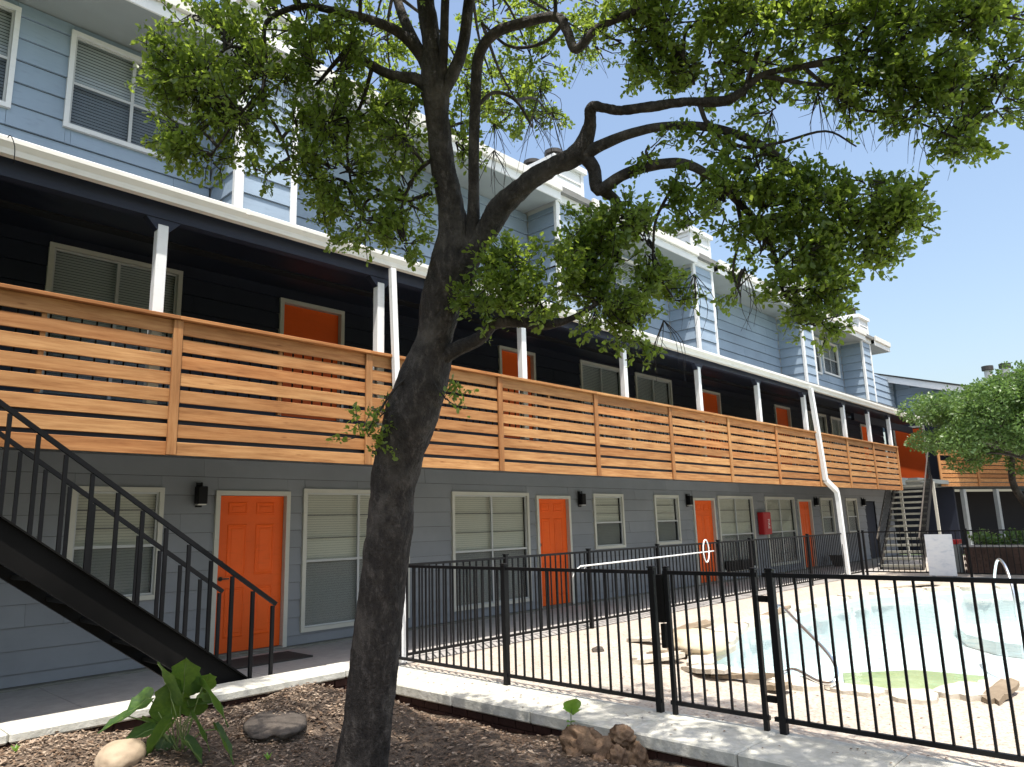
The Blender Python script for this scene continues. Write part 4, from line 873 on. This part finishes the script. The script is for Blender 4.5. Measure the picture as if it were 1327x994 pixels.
for it in CL + CW:
    if len(it) == 6: cx, cy, rx, ry, D, dn = it; c = at(cx, cy, D); sx, sy = rx / FPX * D, ry / FPX * D
    else: c, sx = it; sy = sx * .8; rx, ry, dn = sx * 215, sy * 215, .42
    k = int(np.argmin(((AP - np.array(c)) ** 2).sum(1))); a = Vector(AP[k]); mid = (a + c) / 2 + Vector((random.uniform(-.06, .06), random.uniform(-.06, .06), random.uniform(.0, .08)))
    pts = cr([a, mid, c], 4); m_ = len(pts); twig.tube(pts, [.012 - .008 * i / m_ for i in range(m_)], 5)
    if len(it) == 6 and cx > 800 and cy < 150: dn *= .72
    nt2 = int(rx * ry * dn / 19) + 4
    for t in range(nt2):
        for tries in range(60):
            v = rng.uniform(-1, 1, 3)
            if (v ** 2).sum() > 1: continue
            q = c + r_ * float(v[0] * sx) + u_ * float(v[1] * sy) + f_ * float(v[2] * (sx + sy) * .6)
            if mn.noise(q * 6.5) + .25 * mn.noise(q * 15) > .075: break
        else: continue
        v = v * 1.08
        p = c + r_ * float(v[0] * sx) + u_ * float(v[1] * sy) + f_ * float(v[2] * (sx + sy) * .6)
        d = (p - c).normalized() + Vector(rng.normal(0, .5, 3).tolist()); d.z += .1; d.normalize(); ln = random.uniform(.07, .15)
        q0 = c.lerp(p, .45) + Vector(rng.normal(0, .015, 3).tolist()); q1 = p + d * ln
        if random.random() < .6: twig.tube([q0, p, q1], [.0048, .0034, .0016], 4)
        else: twig.tube([p, q1], [.002, .001], 3)
        nl = random.randint(15, 24)
        for l in range(nl): leafP.append((p.lerp(q1, random.random() ** .8), d))
for px, py, D in [(700, 170, 4.3), (690, 205, 4.3), (715, 200, 4.3), (640, 215, 4.3), (760, 90, 4.0), (1150, 175, 3.7), (1190, 190, 3.7), (1110, 165, 3.7), (1215, 205, 3.7), (965, 400, 3.9), (900, 410, 4.0), (400, 190, 4.3), (370, 150, 4.2), (1000, 200, 3.8), (640, 250, 4.3), (860, 470, 4.0), (1100, 190, 3.7), (1060, 175, 3.7)]:
    base = at(px, py - 55, D)
    for k in range(9):
        e = at(px + random.uniform(-30, 30), py + random.uniform(-25, 30), D + random.uniform(-.1, .1)); mid = base.lerp(e, .5) + Vector(rng.normal(0, .03, 3).tolist()); twig.tube(cr([base, mid, e], 3), [.0028, .0026, .0024, .002, .0016, .0012, .0008], 3)
build('twigs', twig, 'bark', T, kind='stuff')
def leaves(name, pos, dirs, size, m, parent, curl=.25, width=.36, spread=.02, upbias=.35):
    n = len(pos); P = np.array(pos); Dv = np.array(dirs)
    d = Dv * .5 + rng.normal(0, .75, (n, 3)); d[:, 2] += 0; d /= np.linalg.norm(d, axis=1, keepdims=True)
    nn = rng.normal(0, .6, (n, 3)); nn[:, 2] += upbias * 2; s = np.cross(d, nn); s /= np.linalg.norm(s, axis=1, keepdims=True) + 1e-9; nn = np.cross(s, d)
    L = size * rng.uniform(.45, 1.4, (n, 1)); Wd = L * width * rng.uniform(.8, 1.2, (n, 1)); P = P + rng.normal(0, spread, (n, 3))
    v = np.empty((n, 6, 3)); v[:, 0] = P; v[:, 1] = P + d * L * .35 + s * Wd * .9 + nn * Wd * curl; v[:, 2] = P + d * L * .75 + s * Wd * .8 + nn * Wd * curl * .6; v[:, 3] = P + d * L; v[:, 4] = P + d * L * .75 - s * Wd * .8 + nn * Wd * curl * .6; v[:, 5] = P + d * L * .35 - s * Wd * .9 + nn * Wd * curl
    me = bpy.data.meshes.new(name); org = np.array(WO[parent]) if parent else np.zeros(3); me.vertices.add(n * 6); me.vertices.foreach_set('co', (v - org).reshape(-1).astype(np.float32))
    idx = np.arange(n)[:, None] * 6 + np.array([0, 1, 2, 3, 0, 3, 4, 5]); me.loops.add(n * 8); me.loops.foreach_set('vertex_index', idx.reshape(-1).astype(np.int32))
    me.polygons.add(n * 2); me.polygons.foreach_set('loop_start', (np.arange(n * 2) * 4).astype(np.int32)); me.polygons.foreach_set('loop_total', np.full(n * 2, 4, np.int32)); me.materials.append(M[m]); me.update(); me.validate()
    o = bpy.data.objects.new(name, me); link(o, parent, org); o['kind'] = 'stuff'; return o
print('leaves', len(leafP))
leaves('foliage', [tuple(p) for p, d in leafP], [tuple(d) for p, d in leafP], .033, 'leaf', T, width=.29, spread=.014)

# ================================================================== ROUND TREE AT RIGHT
T2c = on(1335, 548, 0, 21.0); T2 = empty('courtyard_tree', (21.6, 2.6, 0), 'round bright green tree in front of the far wing at the right edge', 'tree')
b0 = on(1345, 690, 0, 22.6)
build('trunk', MB().tube(cr([(b0.x, b0.y, 0), (b0.x, b0.y + .05, 1.4), (b0.x - .1, b0.y + .35, 2.3), (T2c.x, T2c.y + .3, T2c.z)], 5), [.13, .12, .12, .11, .11, .11, .10, .10, .09, .09, .08, .08, .07, .06, .05, .05], 10, lump=.08), 'bark', T2, True)
pos = []; dr_ = []
subs = []
for k in range(95):
    while True:
        v = rng.uniform(-1, 1, 3)
        if .2 < (v ** 2).sum() <= 1: break
    subs.append(Vector((T2c.x + v[0] * 2.2, T2c.y + v[1] * 2.55, T2c.z + v[2] * 1.05 + (.1 if v[2] > 0 else 0))))
for s in subs:
    build('branch', MB().tube(cr([(T2c.x, T2c.y, T2c.z - .9), T2c.lerp(s, .6) + Vector((0, 0, -.15)), s], 3), [.04, .035, .03, .025, .02, .015, .01], 5), 'bark', T2)
    R = random.uniform(.38, .62)
    for k in range(620):
        v = rng.normal(0, 1, 3); v /= np.linalg.norm(v); r = R * rng.uniform(.5, 1) ** .5
        pos.append((s.x + v[0] * r, s.y + v[1] * r, s.z + v[2] * r * .62)); dr_.append(tuple(v))
leaves('foliage', pos, dr_, .075, 'leaf_far', T2, width=.3, spread=.03)
# hedge on planter
hp = []; hd_ = []
for k in range(5200):
    x = 22.5 + rng.uniform(0, 1.3); y = rng.uniform(-1.2, 4.95); zt = .72 + .26 * (0.6 + .4 * math.sin(y * 5.3) + .3 * math.sin(y * 11)); z = .66 + (zt - .6) * rng.uniform(0, 1) ** .6
    hp.append((x, y, z)); v = rng.normal(0, 1, 3); hd_.append(tuple(v / np.linalg.norm(v)))
hg = leaves('hedge', hp, hd_, .09, 'leaf_far', None, width=.35); tag(hg, 'low leafy plants growing along the top of the dark brick planter', 'plants', kind='stuff')

# ================================================================== SMALL PLANTS
def bigleaf(base, tip, width, roll, droop=.12, lobes=True):
    base, tip = Vector(base), Vector(tip); d = tip - base; L = d.length; d.normalize(); s = d.cross(Vector((0, 0, 1))); s = s.normalized() if s.length > .01 else Vector((1, 0, 0)); nn = s.cross(d).normalized()
    s2 = s * math.cos(roll) + nn * math.sin(roll); n2 = d.cross(s2) * -1; rows = 9; mb = MB(); prof = [(-.18, .55), (-.04, .85), (.12, 1.0), (.28, .9), (.45, .72), (.58, .78), (.74, .5), (.88, .26), (1.0, .02)] if lobes else [(0, .1), (.12, .6), (.28, .9), (.45, 1), (.6, .9), (.74, .7), (.86, .45), (.95, .22), (1, .02)]
    for t, w in prof:
        for u in (-1, -.5, 0, .5, 1):
            p = base + d * (L * (t if abs(u) > .1 or t > 0 else 0)) + s2 * (u * w * width / 2) - Vector((0, 0, droop * L * max(0, t) ** 2)) + n2 * (abs(u) * w * width * .16) + n2 * (math.sin(t * 9 + u * 3) * width * .035)
            mb.v.append(tuple(p))
    for r in range(rows - 1):
        for k in range(4): a = r * 5 + k; mb.f.append((a, a + 1, a + 6, a + 5))
    return mb
PLr = on_soil(232, 972); PD = (PLr - CAM).dot(f_)
P_ = empty('leafy_plant', (PLr.x, PLr.y, .15), 'broad leaved green plant with lobed leaves in the planter before the kerb', 'plant')
LF = [((222, 905), (205, 925 - 75), 42, .3, -.05), ((238, 895), (241, 846), 46, .2, 0), ((222, 925), (226, 870), 52, -.3, .0), ((262, 890), (296, 935), 46, .5, .02), ((262, 895), (272, 868), 34, .2, .05), ((195, 905), (160, 925), 40, .5, -.02), ((165, 928), (127, 946), 24, .3, -.05), ((222, 935), (188, 978), 36, -.4, -.1),
      ((200, 945), (155, 960), 34, .4, -.05), ((250, 930), (272, 968), 30, .6, -.08), ((280, 945), (303, 985), 34, .4, -.05), ((250, 925), (240, 900), 40, -.3, .05), ((190, 935), (212, 940), 24, .6, .02), ((255, 910), (278, 905), 34, -.5, .08), ((215, 955), (205, 975), 30, .8, .0), ((240, 960), (262, 985), 30, .2, -.1)]
for (a, b, w, r, dd) in LF:
    A = at(*a, PD + dd); Bt = at(*b, PD + dd - .06); bl_ = bigleaf(A, Bt, w / FPX * PD, r); lf = build('leaf', bl_, 'leaf_big', P_, True); build('midrib', MB().tube([Vector(bl_.v[k_ * 5 + 2]) + Vector((0, 0, .002)) for k_ in range(1, 9)], [.003, .003, .0026, .0023, .002, .0016, .0012, .0006], 4), 'stem', lf)
    root = PLr + Vector((random.uniform(-.03, .03), random.uniform(-.03, .03), -.02)); build('stem', MB().tube(cr([root, root.lerp(A, .5) + Vector((random.uniform(-.03, .03), random.uniform(-.03, .03), .05)), A], 4), .004, 5), 'stem', lf, True)
wb = on(740, 947, 0, 4.68); WDp = (wb - CAM).dot(f_)
Wd_ = empty('weed', tuple(wb), 'small bright green weed growing against the stone kerb behind the driftwood', 'plant')
build('stem', MB().tube([wb, at(740, 925, WDp), at(742, 910, WDp)], .004, 5), 'stem', Wd_)
for a, b, w in (((741, 924), (746, 904), 26), ((740, 926), (729, 917), 15), ((742, 927), (754, 918), 15), ((740, 936), (734, 935), 7), ((740, 936), (748, 934), 7), ((740, 940), (735, 944), 7)):
    build('leaf', bigleaf(at(*a, WDp), at(*b, WDp - .02), w / FPX * WDp, .3, .05, False), 'leaf_weed', Wd_, True)
# small ground weeds
for k, (px, py, t) in enumerate([(347, 985, 'tiny green seedling at the bottom edge left of the trunk'), (20, 975, 'tiny grass tuft in the mulch at the lower left corner')]):
    c = on_soil(px, py); w_ = empty('seedling', tuple(c), t, 'plant')
    for j in range(5):
        a = j * 1.25; build('leaf', bigleaf(c, c + Vector((math.cos(a) * .03, math.sin(a) * .03, .045)), .016, .2, .05, False), 'leaf_weed', w_, True)
# thin cable hanging from the near gutter
cb = build('hanging_cable', MB().tube(cr([on(10, 178, 1, 7.0), on(14, 176, 1, 6.98), on(19, 190, 1, 6.98), on(18, 212, 1, 7.0)], 4), .004, 5), 'black', None, True); tag(cb, 'thin dark cable looping over the near gutter at the upper left', 'cable')
print('objects', len(bpy.data.objects), 'tris~', sum(len(o.data.polygons) for o in bpy.data.objects if o.type == 'MESH'))
